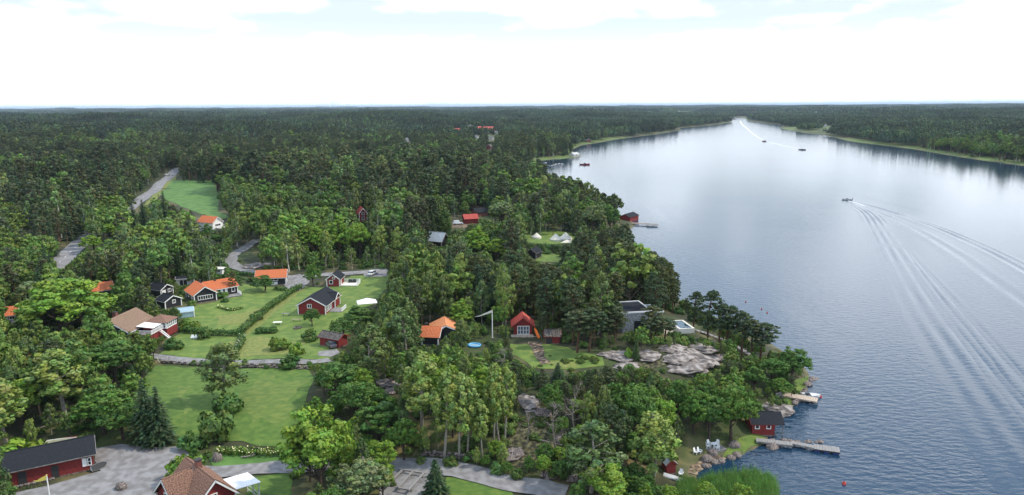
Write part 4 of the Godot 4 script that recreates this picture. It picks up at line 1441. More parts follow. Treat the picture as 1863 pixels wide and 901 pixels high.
# w along x, front wall on z = 0, body towards -z; ridge "z" (gable in front) or "x" (eaves in front)
func gable_body(root: Node3D, t: Transform3D, w: float, dep: float, wh: float, rise: float, ridge: String, wall: Material, roof: Material, trim: Material, opt := {}) -> void:
	var over: float = opt.get("over", 0.4)
	var shift: float = opt.get("ridge_at", 0.5)
	var q := t
	var half := w / 2
	var ln := dep
	if ridge == "x":
		q = t * Transform3D(Basis(Vector3.UP, PI / 2), Vector3(w / 2, 0, -dep / 2))
		half = dep / 2
		ln = w
	# q: profile across its x, length along its -z
	var top := Vector2(lerpf(-half, half, shift), wh + rise)
	var foot: float = opt.get("foot", -0.7)
	var prof := [Vector2(-half, foot), Vector2(half, foot), Vector2(half, wh), top, Vector2(-half, wh)]
	var b := MB.new()
	b.xf = q
	for i in 5:
		var p: Vector2 = prof[i]
		var r: Vector2 = prof[(i + 1) % 5]
		b.quad(Vector3(r.x, r.y, 0), Vector3(p.x, p.y, 0), Vector3(p.x, p.y, -ln), Vector3(r.x, r.y, -ln))
	for zz in [0.0, -ln]:
		for i in range(1, 4):
			if zz == 0.0:
				b.tri(Vector3(prof[0].x, prof[0].y, zz), Vector3(prof[i].x, prof[i].y, zz), Vector3(prof[i + 1].x, prof[i + 1].y, zz))
			else:
				b.tri(Vector3(prof[0].x, prof[0].y, zz), Vector3(prof[i + 1].x, prof[i + 1].y, zz), Vector3(prof[i].x, prof[i].y, zz))
	part("wall", b, wall, root)
	for s in [-1.0, 1.0]:
		var run: float = half - s * top.x
		var slope := rise / run
		var ev := Vector3(s * (half + over), wh - over * slope, over)
		var rd := Vector3(top.x, top.y, over)
		var down := ev - rd
		var along := Vector3(0, 0, -(ln + 2 * over))
		var up := Vector3(s * slope, 1, 0).normalized()
		var rb := MB.new()
		rb.xf = q
		slab(rb, rd + up * 0.03, along, down, up, 0.12)
		if opt.get("tiles", true):
			tiles(rb, rd + up * 0.03, along, down, up)
		part("roof", rb, roof, root)
		for zz in [over + 0.035, -ln - over - 0.035]:
			var tb := MB.new()
			tb.xf = q
			var o := Vector3(top.x, top.y + 0.16, zz - 0.03)
			slab(tb, o, down, Vector3(0, 0, 0.06), up, -0.24)
			part("bargeboard", tb, trim, root)
		var gt := MB.new()
		gt.xf = q
		gt.box(Vector3(s * (half + over + 0.03), wh - over * slope + 0.04, -ln / 2), Vector3(0.07, 0.16, ln + 2 * over))
		part("fascia", gt, opt.get("fascia", trim), root)
		if opt.get("corners", true):
			for zz in [0.0, -ln]:
				var cb := MB.new()
				cb.xf = q
				cb.box(Vector3(s * half, wh / 2 - 0.1, zz), Vector3(0.24, wh - 0.2, 0.24))
				part("corner_board", cb, trim, root)
	var ridge_b := MB.new()
	ridge_b.xf = q
	ridge_b.tube([Vector3(top.x, top.y + 0.16, over), Vector3(top.x, top.y + 0.16, -ln - over)], [0.12, 0.12], 6)
	part("ridge_cap", ridge_b, roof, root)
	# openings in terms of the body: face f, b, l, r; position 0..1 along the face seen from outside; height of the centre
	for o in opt.get("windows", []):
		window_on(root, face(t, w, dep, o[0], o[1], o[2]), o[3], o[4], o[5], o[6], opt.get("window_trim", trim), M.glass if o.size() < 8 else o[7])
	for o in opt.get("doors", []):
		var db := MB.new()
		db.xf = face(t, w, dep, o[0], o[1], o[4] / 2 - 0.1)
		db.box(Vector3(0, 0, 0.03), Vector3(o[2], o[4], 0.08))
		var dd := part("door", db, o[3], root)
		var hb := MB.new()
		hb.xf = db.xf
		hb.box(Vector3(o[2] * 0.38, 0, 0.1), Vector3(0.05, 0.14, 0.08))
		part("handle", hb, M.tar, dd)
	for o in opt.get("chimneys", []):     # x, z, size, height above the ridge, material
		var cb2 := MB.new()
		cb2.xf = t
		var cm: Material = o[4]
		cb2.box(Vector3(o[0], wh + rise + o[3] / 2 - 0.5, o[1]), Vector3(o[2], o[3] + 1.0, o[2]))
		var ch := part("chimney", cb2, cm, root)
		var cap := MB.new()
		cap.xf = t
		cap.box(Vector3(o[0], wh + rise + o[3] + 0.05, o[1]), Vector3(o[2] + 0.14, 0.12, o[2] + 0.14))
		part("chimney_cap", cap, M.tar, ch)
	var fb := MB.new()
	fb.xf = t
	fb.box(Vector3(0, foot / 2 + 0.02, -dep / 2), Vector3(w + 0.12, -foot + 0.25, dep + 0.12))
	part("foundation", fb, M.boulder, root)

func face(t: Transform3D, w: float, dep: float, f: String, pos: float, y: float) -> Transform3D:
	match f:
		"f":
			return t * Transform3D(Basis.IDENTITY, Vector3(lerpf(-w / 2, w / 2, pos), y, 0))
		"b":
			return t * Transform3D(Basis(Vector3.UP, PI), Vector3(lerpf(w / 2, -w / 2, pos), y, -dep))
		"l":
			return t * Transform3D(Basis(Vector3.UP, -PI / 2), Vector3(-w / 2, y, lerpf(-dep, 0, pos)))
	return t * Transform3D(Basis(Vector3.UP, PI / 2), Vector3(w / 2, y, lerpf(0, -dep, pos)))

func clear_box(root: Node3D, w: float, dep: float, h: float) -> void:
	var lo := Vector2(1e9, 1e9)
	var hi := -lo
	for x in [-w * 0.42, w * 0.42]:
		for y in [h * 0.3, h]:
			for z in [0.0, -dep]:
				var p := to_px(root.transform * Vector3(x, y, z))
				lo = lo.min(p)
				hi = hi.max(p)
	var o := root.position
	keep_clear([[lo.x, lo.y], [hi.x, lo.y], [hi.x, hi.y], [lo.x, hi.y]], Vector2(o.x, o.z).length() + dep * 0.6)
	for f in [-0.33, 0.0, 0.33]:
		for g in [-0.2, -0.8]:
			var c := root.transform * Vector3(w * f, 0, dep * g)
			claim(c.x, c.z, minf(maxf(w, dep) * 0.3 + 0.8, 4.5))

# a house whose front wall stands between two photo pixels
func house(called: String, label: String, category: String, a: Array, b: Array, dep: float, wh: float, rise: float, ridge: String, wall: Material, roof: Material, trim: Material, opt := {}) -> Node3D:
	var pa := on_ground(a[0], a[1])
	var pb := on_ground(b[0], b[1])
	var d := pb - pa
	d.y = 0
	var yaw := atan2(-d.z, d.x)
	var mid := (pa + pb) / 2
	var bs := Basis(Vector3.UP, yaw)
	var c := mid + bs * Vector3(0, 0, -dep / 2)
	mid.y = minf(mid.y, ground_y(c.x, c.z) + 0.3)
	var o := thing(called, label, category, mid, yaw, opt.get("group", ""))
	gable_body(o, Transform3D.IDENTITY, d.length(), dep, wh, rise, ridge, wall, roof, trim, opt)
	if opt.get("clear", true):
		clear_box(o, d.length(), dep, wh + rise * 0.9)
	o.set_meta("w", d.length())
	return o

func deck(root: Node3D, called: String, ce: Vector3, size: Vector3, m: Material, rail := [], railm: Material = null) -> void:
	var b := MB.new()
	var n := maxi(3, int(size.x / 0.35))
	for i in n:
		b.box(ce + Vector3(-size.x / 2 + (i + 0.5) * size.x / n, 0, 0), Vector3(size.x / n - 0.03, 0.08, size.z))
	b.box(ce + Vector3(0, -0.1, 0), Vector3(size.x, 0.1, size.z))
	part(called, b, m, root)
	var s := MB.new()
	s.box(ce + Vector3(0, -0.1 - size.y / 2, 0), Vector3(size.x * 0.94, size.y, size.z * 0.94))
	part("skirting", s, m, root)
	for r in rail:
		var a: Vector3 = r[0]
		var e: Vector3 = r[1]
		var rb := MB.new()
		var l := (e - a).length()
		var d := (e - a) / l
		var bs := Basis(d, Vector3.UP, d.cross(Vector3.UP))
		for y in [0.12, 0.95]:
			rb.box((a + e) / 2 + Vector3(0, y, 0), Vector3(l, 0.09, 0.09), bs)
		var k := maxi(2, int(l / 0.3))
		for i in k + 1:
			rb.box(a.lerp(e, float(i) / k) + Vector3(0, 0.48, 0), Vector3(0.12 if i % 5 else 0.16, 0.95, 0.06), bs)
		part("railing", rb, railm, root)

func build_houses() -> void:
	var pg: Material = M.pale_glass
	# the long red barn at the gravel yard
	var barn := house("barn", "long dark red barn with a black felt roof at the gravel yard", "barn", [-45, 902], [172, 854], 6.2, 2.75, 1.5, "x", M.red, M.felt, M.grey_wood, {"window_trim": M.white, "tiles": false, "corners": false, "over": 0.45, "windows": [["f", 0.955, 1.5, 0.55, 1.1, 1, 2], ["f", 0.925, 1.5, 0.55, 1.1, 1, 1, M.white]], "doors": [["f", 0.66, 0.95, M.tar, 2.1], ["f", 0.385, 1.1, M.tar, 2.2]]})
	var bw: float = barn.get_meta("w")
	for i in 16:
		var s := part("foundation_stone", M.stone_mesh, M.boulder, barn)
		s.position = Vector3(-bw * 0.5 + bw * (0.18 + 0.03 * i + 0.004 * (i * 7 % 5)), 0.1, 0.35)
		s.scale = Vector3(0.45, 0.3, 0.35) * (0.8 + 0.1 * (i * 5 % 5))
	# red house with T shaped tiled roof
	var gy := on_ground(370, 930).y
	var yr := gy + 5.7
	var f := at_height(389, 874, yr)
	var cpt := at_height(357, 849, yr)
	var lp := at_height(298, 872, yr)
	var d1 := (f - cpt)
	d1.y = 0
	var o := thing("house", "red timber house with weathered brown tiled roofs and white porch", "house", Vector3(cpt.x, gy, cpt.z), 0.0)
	var ya := atan2(d1.x, d1.z)
	var bs1 := Basis(Vector3.UP, ya)
	var d2 := (lp - cpt)
	d2.y = 0
	var bs2 := Basis(Vector3.UP, atan2(d2.x, d2.z))
	var ft := Transform3D(bs1, d1)
	gable_body(o, ft, 5.6, d1.length() + 3.2, 2.95, 2.75, "z", M.red, M.old_tile, M.white, {"over": 0.4, "windows": [["f", 0.42, 3.1, 1.2, 1.15, 2, 2]]})
	gable_body(o, Transform3D(bs2, d2), 5.4, d2.length() - 1.0, 2.95, 2.65, "z", M.red, M.old_tile, M.white, {"over": 0.4, "windows": [["f", 0.55, 3.0, 1.0, 1.1, 2, 2]]})
	var cb := MB.new()
	cb.box(Vector3(0.35, 5.9, 0.1), Vector3(0.75, 1.7, 0.75), bs1)
	var chm := part("chimney", cb, M.brick, o)
	cb = MB.new()
	cb.box(Vector3(0.35, 6.8, 0.1), Vector3(0.9, 0.16, 0.9), bs1)
	part("chimney_cap", cb, M.tar, chm)
	# porch: white corrugated sheet on posts along the right-hand side
	var pr := MB.new()
	pr.xf = ft
	for i in 11:
		slab(pr, Vector3(2.75 + i * 0.36, 3.05 - i * 0.035, -0.1), Vector3(0.33, -0.03, 0), Vector3(0, 0, -4.1), Vector3(0, 1, 0), 0.07)
	part("porch_roof", pr, M.white, o)
	for pz in [-0.3, -2.1, -4.0]:
		var po := MB.new()
		po.xf = ft
		po.box(Vector3(6.4, 1.25, pz), Vector3(0.14, 2.75, 0.14))
		part("porch_post", po, M.white, o)
	var prl := MB.new()
	prl.xf = ft
	for yy in [0.3, 0.95]:
		prl.box(Vector3(6.4, yy, -2.1), Vector3(0.08, 0.08, 3.6))
		prl.box(Vector3(4.7, yy, -0.3), Vector3(3.4, 0.08, 0.08))
	for i in 9:
		prl.box(Vector3(3.1 + i * 0.4, 0.6, -0.3), Vector3(0.06, 0.7, 0.06))
	part("porch_railing", prl, M.white, o)
	keep_clear([[288,880],[345,838],[400,860],[440,858],[465,882],[460,901],[288,901]], 118.0)
	claim(o.position.x, o.position.z, 6.0)
	# tiled house with glass porch
	var t3y := on_ground(235, 615).y + 0.5
	var a3 := at_height(197, 584, t3y + 5.4)
	var e3 := at_height(245, 562, t3y + 5.4)
	var dd := a3 - e3
	dd.y = 0
	var o3 := thing("house", "cottage with a light brown tiled roof and white glazed porch", "house", Vector3(a3.x, t3y, a3.z), atan2(dd.x, dd.z))
	gable_body(o3, Transform3D.IDENTITY, 9.0, dd.length(), 2.9, 2.5, "z", M.black, M.brown_tile, M.white, {"over": 0.5, "chimneys": [[-1.2, -dd.length() * 0.42, 0.9, 0.8, M.brick]], "windows": [["r", 0.3, 1.6, 1.2, 1.1, 2, 1]]})
	# white porch box with a hipped tile roof on the far side wall
	var pz0 := -dd.length() + 0.8
	var ph := MB.new()
	ph.box(Vector3(7.3, 0.6, pz0 + 0.4), Vector3(5.2, 1.9, 4.6))
	part("porch_base", ph, M.red, o3)
	ph = MB.new()
	ph.box(Vector3(7.3, 2.35, pz0 + 0.4), Vector3(5.1, 1.6, 4.5))
	part("porch_wall", ph, M.white, o3)
	for i in 5:
		window_on(o3, Transform3D(Basis.IDENTITY, Vector3(5.4 + i * 0.95, 2.4, pz0 + 2.65)), 0.62, 1.1, 1, 2, M.white, pg, 0.07)
		window_on(o3, Transform3D(Basis(Vector3.UP, PI / 2), Vector3(9.85, 2.4, pz0 - 1.3 + i * 0.85)), 0.55, 1.1, 1, 2, M.white, pg, 0.07)
	ph = MB.new()
	var hc := Vector3(7.3, 4.5, pz0 + 0.4)
	var hp := []
	for k in [[-1, 1], [1, 1], [1, -1], [-1, -1]]:
		hp.append(Vector3(7.3 + 3.0 * k[0], 3.15, pz0 + 0.4 + 2.7 * k[1]))
	for k in 4:
		ph.tri(hp[k], hp[(k + 1) % 4], hc)
	ph.quad(hp[3], hp[2], hp[1], hp[0])
	part("porch_roof", ph, M.old_tile, o3)
	deck(o3, "balcony", Vector3(6.8, 1.7, pz0 + 5.6), Vector3(4.8, 1.6, 5.2), M.red, [[Vector3(9.2, 1.75, pz0 + 3.0), Vector3(9.2, 1.75, pz0 + 8.2)], [Vector3(4.6, 1.75, pz0 + 8.2), Vector3(9.2, 1.75, pz0 + 8.2)]], M.white)
	ph = MB.new()
	slab(ph, Vector3(4.9, 3.3, pz0 + 3.4), Vector3(4.2, -0.35, 0), Vector3(0, 0, 3.6), Vector3.UP, 0.08)
	part("awning", ph, M.white, o3)
	ph = MB.new()
	for i in 7:
		ph.box(Vector3(9.5 + i * 0.3, 1.55 - i * 0.26, pz0 + 4.4), Vector3(0.34, 0.08, 1.1))
	ph.box(Vector3(10.4, 1.6, pz0 + 4.95), Vector3(2.6, 0.09, 0.09), Basis(Vector3.BACK, -0.7))
	part("stairs", ph, M.white, o3)
	keep_clear([[186,590],[245,560],[275,575],[303,570],[304,600],[285,610],[270,600],[226,598]], 185.0)
	for q in [[0, -2], [0, -8], [7, -9], [7, -4], [10, -6]]:
		var cl := o3.transform * Vector3(q[0], 0, q[1])
		claim(cl.x, cl.z, 3.5)
	# small black cabins
	var ow := {"tiles": false, "over": 0.35}
	house("cabin", "small black cabin with white door, behind the tiled house", "cabin", [293, 541], [315, 536], 5.0, 2.3, 1.2, "z", M.black, M.felt, M.white, ow.merged({"windows": [["f", 0.72, 1.55, 1.0, 0.8, 2, 1]], "doors": [["f", 0.25, 1.3, M.white, 2.1]]}))
	house("shed", "black garden shed with white gable trim beside the greenhouse", "shed", [301, 563], [330, 556], 4.2, 2.2, 1.2, "z", M.black, M.felt, M.white, ow.merged({"windows": [["f", 0.55, 1.7, 0.75, 0.8, 2, 1]]}))
	house("shed", "white flat roofed shed with two black doors by the hedge", "shed", [322, 521], [350, 519], 3.0, 2.3, 0.35, "x", M.offwhite, M.felt, M.white, ow.merged({"doors": [["f", 0.3, 0.9, M.black, 1.9], ["f", 0.55, 0.9, M.black, 1.9]]}))
	house("playhouse", "tiny white playhouse with a flat lid roof by the lane", "playhouse", [394, 500], [404, 500], 1.8, 2.1, 0.2, "x", M.white, M.offwhite, M.white, {"tiles": false, "over": 0.6, "corners": false, "windows": [["f", 0.5, 1.3, 0.6, 0.5, 1, 1]]})
	# black house with orange roof
	var bh := house("house", "black wooden house with bright orange tiled roof and white window band", "house", [354, 552.5], [394, 547], 8.2, 2.5, 2.0, "z", M.black, M.orange_tile, M.white, {"windows": [["f", 0.5, 1.45, 3.9, 1.0, 6, 1], ["l", 0.3, 1.5, 1.0, 1.0, 2, 1], ["l", 0.7, 1.5, 1.0, 1.0, 2, 1]], "chimneys": [[0.6, -6.4, 0.55, 0.7, M.tar]]})
	var hw: float = bh.get_meta("w")
	gable_body(bh, Transform3D(Basis(Vector3.UP, 0.10), Vector3(hw / 2 + 3.1, 0, -3.6)), 8.6, 6.6, 2.5, 1.75, "x", M.black, M.orange_tile, M.white, {"windows": [["f", 0.45, 1.5, 0.5, 1.6, 1, 1, M.white], ["f", 0.6, 1.5, 0.5, 1.6, 1, 1, M.white], ["f", 0.85, 1.5, 0.8, 1.1, 1, 1]], "chimneys": [[-1.0, -3.0, 0.4, 0.4, M.tar]]})
	deck(bh, "terrace", Vector3(hw / 2 + 5.0, 0.25, -1.9), Vector3(5.0, 0.4, 3.0), M.grey_wood, [[Vector3(hw / 2 + 7.3, 0.3, -3.2), Vector3(hw / 2 + 7.3, 0.3, -0.5)]], M.white)
	keep_clear([[334,520],[362,506],[424,500],[430,520],[428,545],[396,550],[352,556]], 215.0)
	# black garage
	house("garage", "black garage with a wide orange tiled roof beside gravel parking", "garage", [466, 519], [520, 518], 6.4, 2.3, 1.7, "x", M.black, M.orange_tile.duplicate(), M.white, {"windows": [["f", 0.6, 1.7, 2.3, 0.6, 2, 1], ["f", 0.6, 0.45, 1.9, 0.7, 1, 1, M.white]], "doors": [["r", 0.5, 2.4, M.white, 2.1]]})
	# red cottages
	var rc := house("cottage", "large red cottage with a black felt roof and white trim", "cottage", [543, 572.5], [592.5, 573], 11.5, 2.7, 2.0, "z", M.red, M.felt, M.white, {"tiles": false, "over": 0.5, "windows": [["f", 0.42, 2.35, 1.0, 0.9, 2, 1], ["r", 0.12, 1.5, 0.9, 1.5, 1, 2, pg], ["r", 0.24, 1.5, 0.9, 1.5, 1, 2, pg], ["r", 0.36, 1.5, 0.9, 1.5, 1, 2, pg]]})
	var rw: float = rc.get_meta("w")
	gable_body(rc, Transform3D(Basis(Vector3.UP, PI / 2), Vector3(rw / 2 + 0.4, 0, -8.4)), 4.0, 3.6, 2.65, 1.3, "z", M.red, M.felt, M.white, {"tiles": false, "over": 0.3})
	deck(rc, "terrace", Vector3(rw / 2 + 1.9, 0.3, -4.3), Vector3(3.6, 0.5, 4.2), M.grey_wood, [[Vector3(rw / 2 + 3.6, 0.35, -6.2), Vector3(rw / 2 + 3.6, 0.35, -2.4)]], M.white)
	var sc := house("cottage", "small red cottage with black roof and white walled deck", "cottage", [595, 522], [618, 521.5], 5.6, 2.5, 1.5, "z", M.red, M.felt, M.white, {"tiles": false, "windows": [["f", 0.33, 1.45, 0.95, 1.0, 1, 1], ["f", 0.55, 2.75, 0.6, 0.45, 1, 1]], "doors": [["r", 0.3, 0.9, M.white, 2.0]]})
	var sw: float = sc.get_meta("w")
	deck(sc, "terrace", Vector3(sw / 2 + 2.9, 0.4, -2.2), Vector3(5.4, 0.5, 4.6), M.offwhite, [[Vector3(sw / 2 + 0.5, 0.45, -4.4), Vector3(sw / 2 + 5.5, 0.45, -4.4)], [Vector3(sw / 2 + 5.5, 0.45, -4.4), Vector3(sw / 2 + 5.5, 0.45, -0.4)]], M.white)
	for k in 2:
		var sb := MB.new()
		sb.box(Vector3(sw / 2 + 2.4 + k * 1.3, 0.75, -3.8), Vector3(1.1, 0.55, 0.7))
		sb.box(Vector3(sw / 2 + 2.4 + k * 1.3, 1.15, -4.1), Vector3(1.1, 0.5, 0.18))
		var so := thing("garden_sofa", "black garden sofa seat on the white deck of the small red cottage", "sofa", sc.position, sc.rotation.y, "sofa seats on the cottage deck")
		part("seat", sb, M.tar, so)
	keep_clear([[592,500],[612,490],[648,500],[648,524],[595,526]], 232.0)
	keep_clear([[538,552],[595,524],[612,532],[628,536],[626,556],[596,575],[541,575]], 203.0)
	# pair of orange roofs
	var o4 := house("cottage", "cottage with two joined orange tiled roofs among birches", "cottage", [768, 628], [797, 628], 4.4, 2.1, 1.5, "x", M.black, M.orange_tile, M.white, {"over": 0.45, "fascia": M.tar})
	var w4: float = o4.get_meta("w")
	gable_body(o4, Transform3D(Basis(Vector3.UP, 0.28), Vector3(w4 * 0.45 + 1.2, 0, -3.6)), 6.0, 6.5, 2.2, 1.35, "z", M.black, M.pale_orange_tile, M.white, {"over": 0.5, "chimneys": [[-4.4, -2.0, 0.6, 0.2, M.tar]]})
	keep_clear([[764,602],[780,590],[806,578],[828,588],[822,600],[800,605],[798,624],[767,624]], 178.0)
	# red cabin with french windows
	var fc := house("cabin", "red cabin with a bright red tiled roof and white french windows", "cabin", [935, 610], [968, 610], 4.6, 2.5, 1.7, "z", M.red, M.red_tile, M.red, {"window_trim": M.white, "over": 0.55, "corners": false, "windows": [["f", 0.36, 1.25, 1.25, 1.85, 2, 2, pg], ["f", 0.68, 1.25, 1.25, 1.85, 2, 2, pg]]})
	deck(fc, "deck", Vector3(-0.2, 0.15, 0.9), Vector3(5.4, 0.8, 1.8), M.pale_wood)
	var stp := MB.new()
	for i in 5:
		stp.box(Vector3(2.9 + i * 0.22, 0.0 - i * 0.16, 1.2 + i * 0.32), Vector3(1.0, 0.08, 0.36))
	part("steps", stp, M.pale_wood, fc)
	stp = MB.new()
	for i in 3:
		stp.box(Vector3(3.3 + i * 0.5, 0.5 - i * 0.36, 1.2 + i * 0.7), Vector3(0.09, 1.1, 0.09))
	stp.tube([Vector3(3.3, 1.05, 1.2), Vector3(4.3, 0.33, 2.6)], [0.05, 0.05], 4)
	part("handrail", stp, M.pale_wood, fc)
	keep_clear([[930,586],[951,571],[971,586],[972,618],[985,640],[930,622]], 178.0)
	house("shed", "small red shed with a grey weathered roof beside two pines", "shed", [993, 626], [1018, 625], 3.0, 1.9, 0.9, "x", M.red, M.grey_roof, M.red, {"tiles": false, "corners": false, "doors": [["f", 0.25, 1.4, M.tar, 1.7]]})
	house("shed", "dark shed with a pale grey roof beside the parked dark car", "shed", [616, 634], [632, 628], 5.5, 2.2, 0.8, "z", M.red, M.grey_roof, M.red, {"tiles": false, "corners": false})
	# boathouse on the shore
	var bo := house("boathouse", "red boathouse with a black roof at the start of the jetty", "boathouse", [1368, 789.5], [1409, 796.5], 4.4, 2.35, 1.3, "x", M.red, M.felt, M.red, {"window_trim": M.white, "tiles": false, "corners": false, "over": 0.3, "foot": -1.6, "windows": [["f", 0.22, 1.75, 0.6, 0.6, 1, 1], ["f", 0.72, 1.75, 0.6, 0.6, 1, 1]]})
	var ow2: float = bo.get_meta("w")
	var rb := MB.new()
	for s in [-1.0, 1.0]:
		var sl := 1.3 / 2.2
		slab(rb, Vector3(ow2 / 2 + 0.3, 2.35 + 1.3 + 0.05, -2.2), Vector3(1.4, 0, 0), Vector3(0, -2.5 * sl, 2.5 * s), Vector3(0, 1, s * sl).normalized(), 0.11)
	part("roof_extension", rb, M.felt, bo)
	for zz in [-0.2, -4.2]:
		var pp := MB.new()
		pp.box(Vector3(ow2 / 2 + 1.5, 0.6, zz), Vector3(0.16, 3.4, 0.16))
		part("post", pp, M.grey_wood, bo)
	rb = MB.new()
	rb.tri(Vector3(ow2 / 2 + 1.75, 2.2, 0.2), Vector3(ow2 / 2 + 1.75, 2.2, -4.6), Vector3(ow2 / 2 + 1.75, 3.6, -2.2))
	part("gable_panel", rb, M.offwhite, bo)
	# little hut on the cove
	house("hut", "tiny red hut with a grey metal roof at the cove", "hut", [1213, 862], [1229, 864], 2.0, 1.8, 0.7, "z", M.red, M.metal_roof, M.red, {"tiles": false, "corners": false, "over": 0.22})
	# modern house
	var mh := on_ground(1152, 606)
	var bsy := 0.18
	var mo := thing("villa", "modern grey villa with a flat dark roof above the rocks", "villa", Vector3(mh.x, mh.y - 0.3, mh.z), bsy)
	var mbx := MB.new()
	mbx.box(Vector3(1.0, 2.2, -5.0), Vector3(7.0, 5.6, 9.0))
	mbx.box(Vector3(6.4, 1.6, -6.6), Vector3(4.4, 4.4, 6.0))
	part("wall", mbx, M.grey_wall, mo)
	for r in [[1.0, 5.05, -5.0, 7.3, 9.3], [6.6, 3.86, -6.6, 4.4, 6.3]]:
		var rr := MB.new()
		rr.box(Vector3(r[0], r[1], r[2]), Vector3(r[3], 0.14, r[4]))
		part("roof", rr, M.felt, mo)
		rr = MB.new()
		for s in [-1, 1]:
			rr.box(Vector3(r[0] + s * r[3] / 2, r[1] + 0.12, r[2]), Vector3(0.22, 0.34, r[4] + 0.2))
			rr.box(Vector3(r[0], r[1] + 0.121, r[2] + s * r[4] / 2), Vector3(r[3], 0.34, 0.22))
		part("parapet", rr, M.white, mo)
	window_on(mo, Transform3D(Basis.IDENTITY, Vector3(2.2, 1.6, -0.5)), 3.4, 2.6, 3, 1, M.black, M.glass)
	window_on(mo, Transform3D(Basis.IDENTITY, Vector3(6.5, 1.6, -3.6)), 3.2, 2.4, 3, 1, M.black, M.glass)
	window_on(mo, Transform3D(Basis(Vector3.UP, -PI / 2), Vector3(-2.5, 1.8, -4.0)), 0.6, 2.4, 1, 1, M.white, M.glass)
	deck(mo, "terrace", Vector3(6.0, -0.2, -0.4), Vector3(10.0, 1.4, 4.4), M.pale_wood)
	var pb := MB.new()
	for s in [-1, 1]:
		pb.box(Vector3(13.2 + s * 1.7, 0.1, -3.0), Vector3(0.5, 1.2, 7.0))
		pb.box(Vector3(13.2, 0.101, -3.0 + s * 3.3), Vector3(2.9, 1.2, 0.5))
	part("pool_edge", pb, M.offwhite, mo)
	pb = MB.new()
	pb.box(Vector3(13.2, 0.15, -3.0), Vector3(2.9, 0.9, 6.1))
	part("pool_water", pb, M.pool_water, mo)
	keep_clear([[1137,540],[1185,540],[1188,575],[1150,600],[1138,585]], 190.0)
	keep_clear([[1206,570],[1230,570],[1242,594],[1212,594]], 192.0)
	# further cottages
	house("cabin", "red cabin with a pale red roof beside a white van", "cabin", [846, 408], [869, 407], 5.0, 2.6, 1.6, "x", M.red, M.red_tile, M.red, {"over": 0.5})
	house("cottage", "dark roofed timber cottage behind the far red cabin", "cottage", [868, 395], [888, 393], 6.0, 2.4, 1.7, "x", M.brick, M.felt, M.tar, {"tiles": false})
	house("cottage", "cottage with a light metal roof sloping towards the meadow", "cottage", [778, 447], [803, 450], 5.0, 2.6, 2.6, "x", M.black, M.metal_roof, M.grey_wood, {"tiles": false, "over": 0.6})
	keep_clear([[776,428],[786,419],[804,432],[794,445]], 305.0)
	house("shed", "dark blue shed at the edge of the little lawn", "shed", [958, 470], [975, 472], 5.0, 2.4, 1.3, "z", M.black, M.felt, M.grey_wood, {"tiles": false})
	var wh := house("house", "white house with orange roof and white balcony by the crop field", "house", [388, 424], [406, 420], 9.0, 4.6, 2.2, "z", M.white, M.orange_tile, M.white, {"windows": [["f", 0.5, 3.2, 3.0, 0.9, 3, 1]]})
	deck(wh, "balcony", Vector3(0.5, 2.3, 1.4), Vector3(4.6, 0.4, 2.4), M.white, [[Vector3(-1.7, 2.35, 2.5), Vector3(2.7, 2.35, 2.5)]], M.white)
	house("garage", "long low garage with an orange roof behind the huge tree", "garage", [170, 543], [207, 537], 5.0, 2.1, 1.6, "x", M.brick, M.orange_tile, M.offwhite, {"doors": [["f", 0.35, 1.6, M.tar, 1.9], ["f", 0.7, 1.6, M.tar, 1.9]]})
	house("cabin", "small cabin with an orange roof left of the huge tree", "cabin", [14, 590], [32, 588], 4.0, 2.4, 1.5, "x", M.grey_wall, M.orange_tile, M.white, {"windows": [["f", 0.5, 1.6, 0.9, 0.8, 2, 1]]})
	keep_clear([[166,520],[206,512],[207,536],[190,540]], 215.0)
	house("cottage", "old cottage with orange tiles hidden behind the aspen", "cottage", [30, 668], [76, 662], 6.0, 2.4, 2.2, "x", M.red, M.orange_tile, M.white, {"clear": false})
	house("boathouse", "dark red boathouse standing in the water by the long pier", "boathouse", [1146, 403], [1161, 403], 6.0, 2.8, 1.3, "x", M.red, M.felt, M.red, {"tiles": false, "foot": -2.5, "windows": [["f", 0.6, 1.8, 0.7, 0.7, 1, 1]]})
	house("house", "red timber house half hidden in the pine forest", "house", [654, 405], [668, 404], 7.0, 4.6, 2.4, "z", M.red, M.red_tile, M.white, {"windows": [["f", 0.5, 2.0, 1.2, 1.2, 2, 1], ["f", 0.5, 4.2, 1.2, 1.0, 2, 1]]})
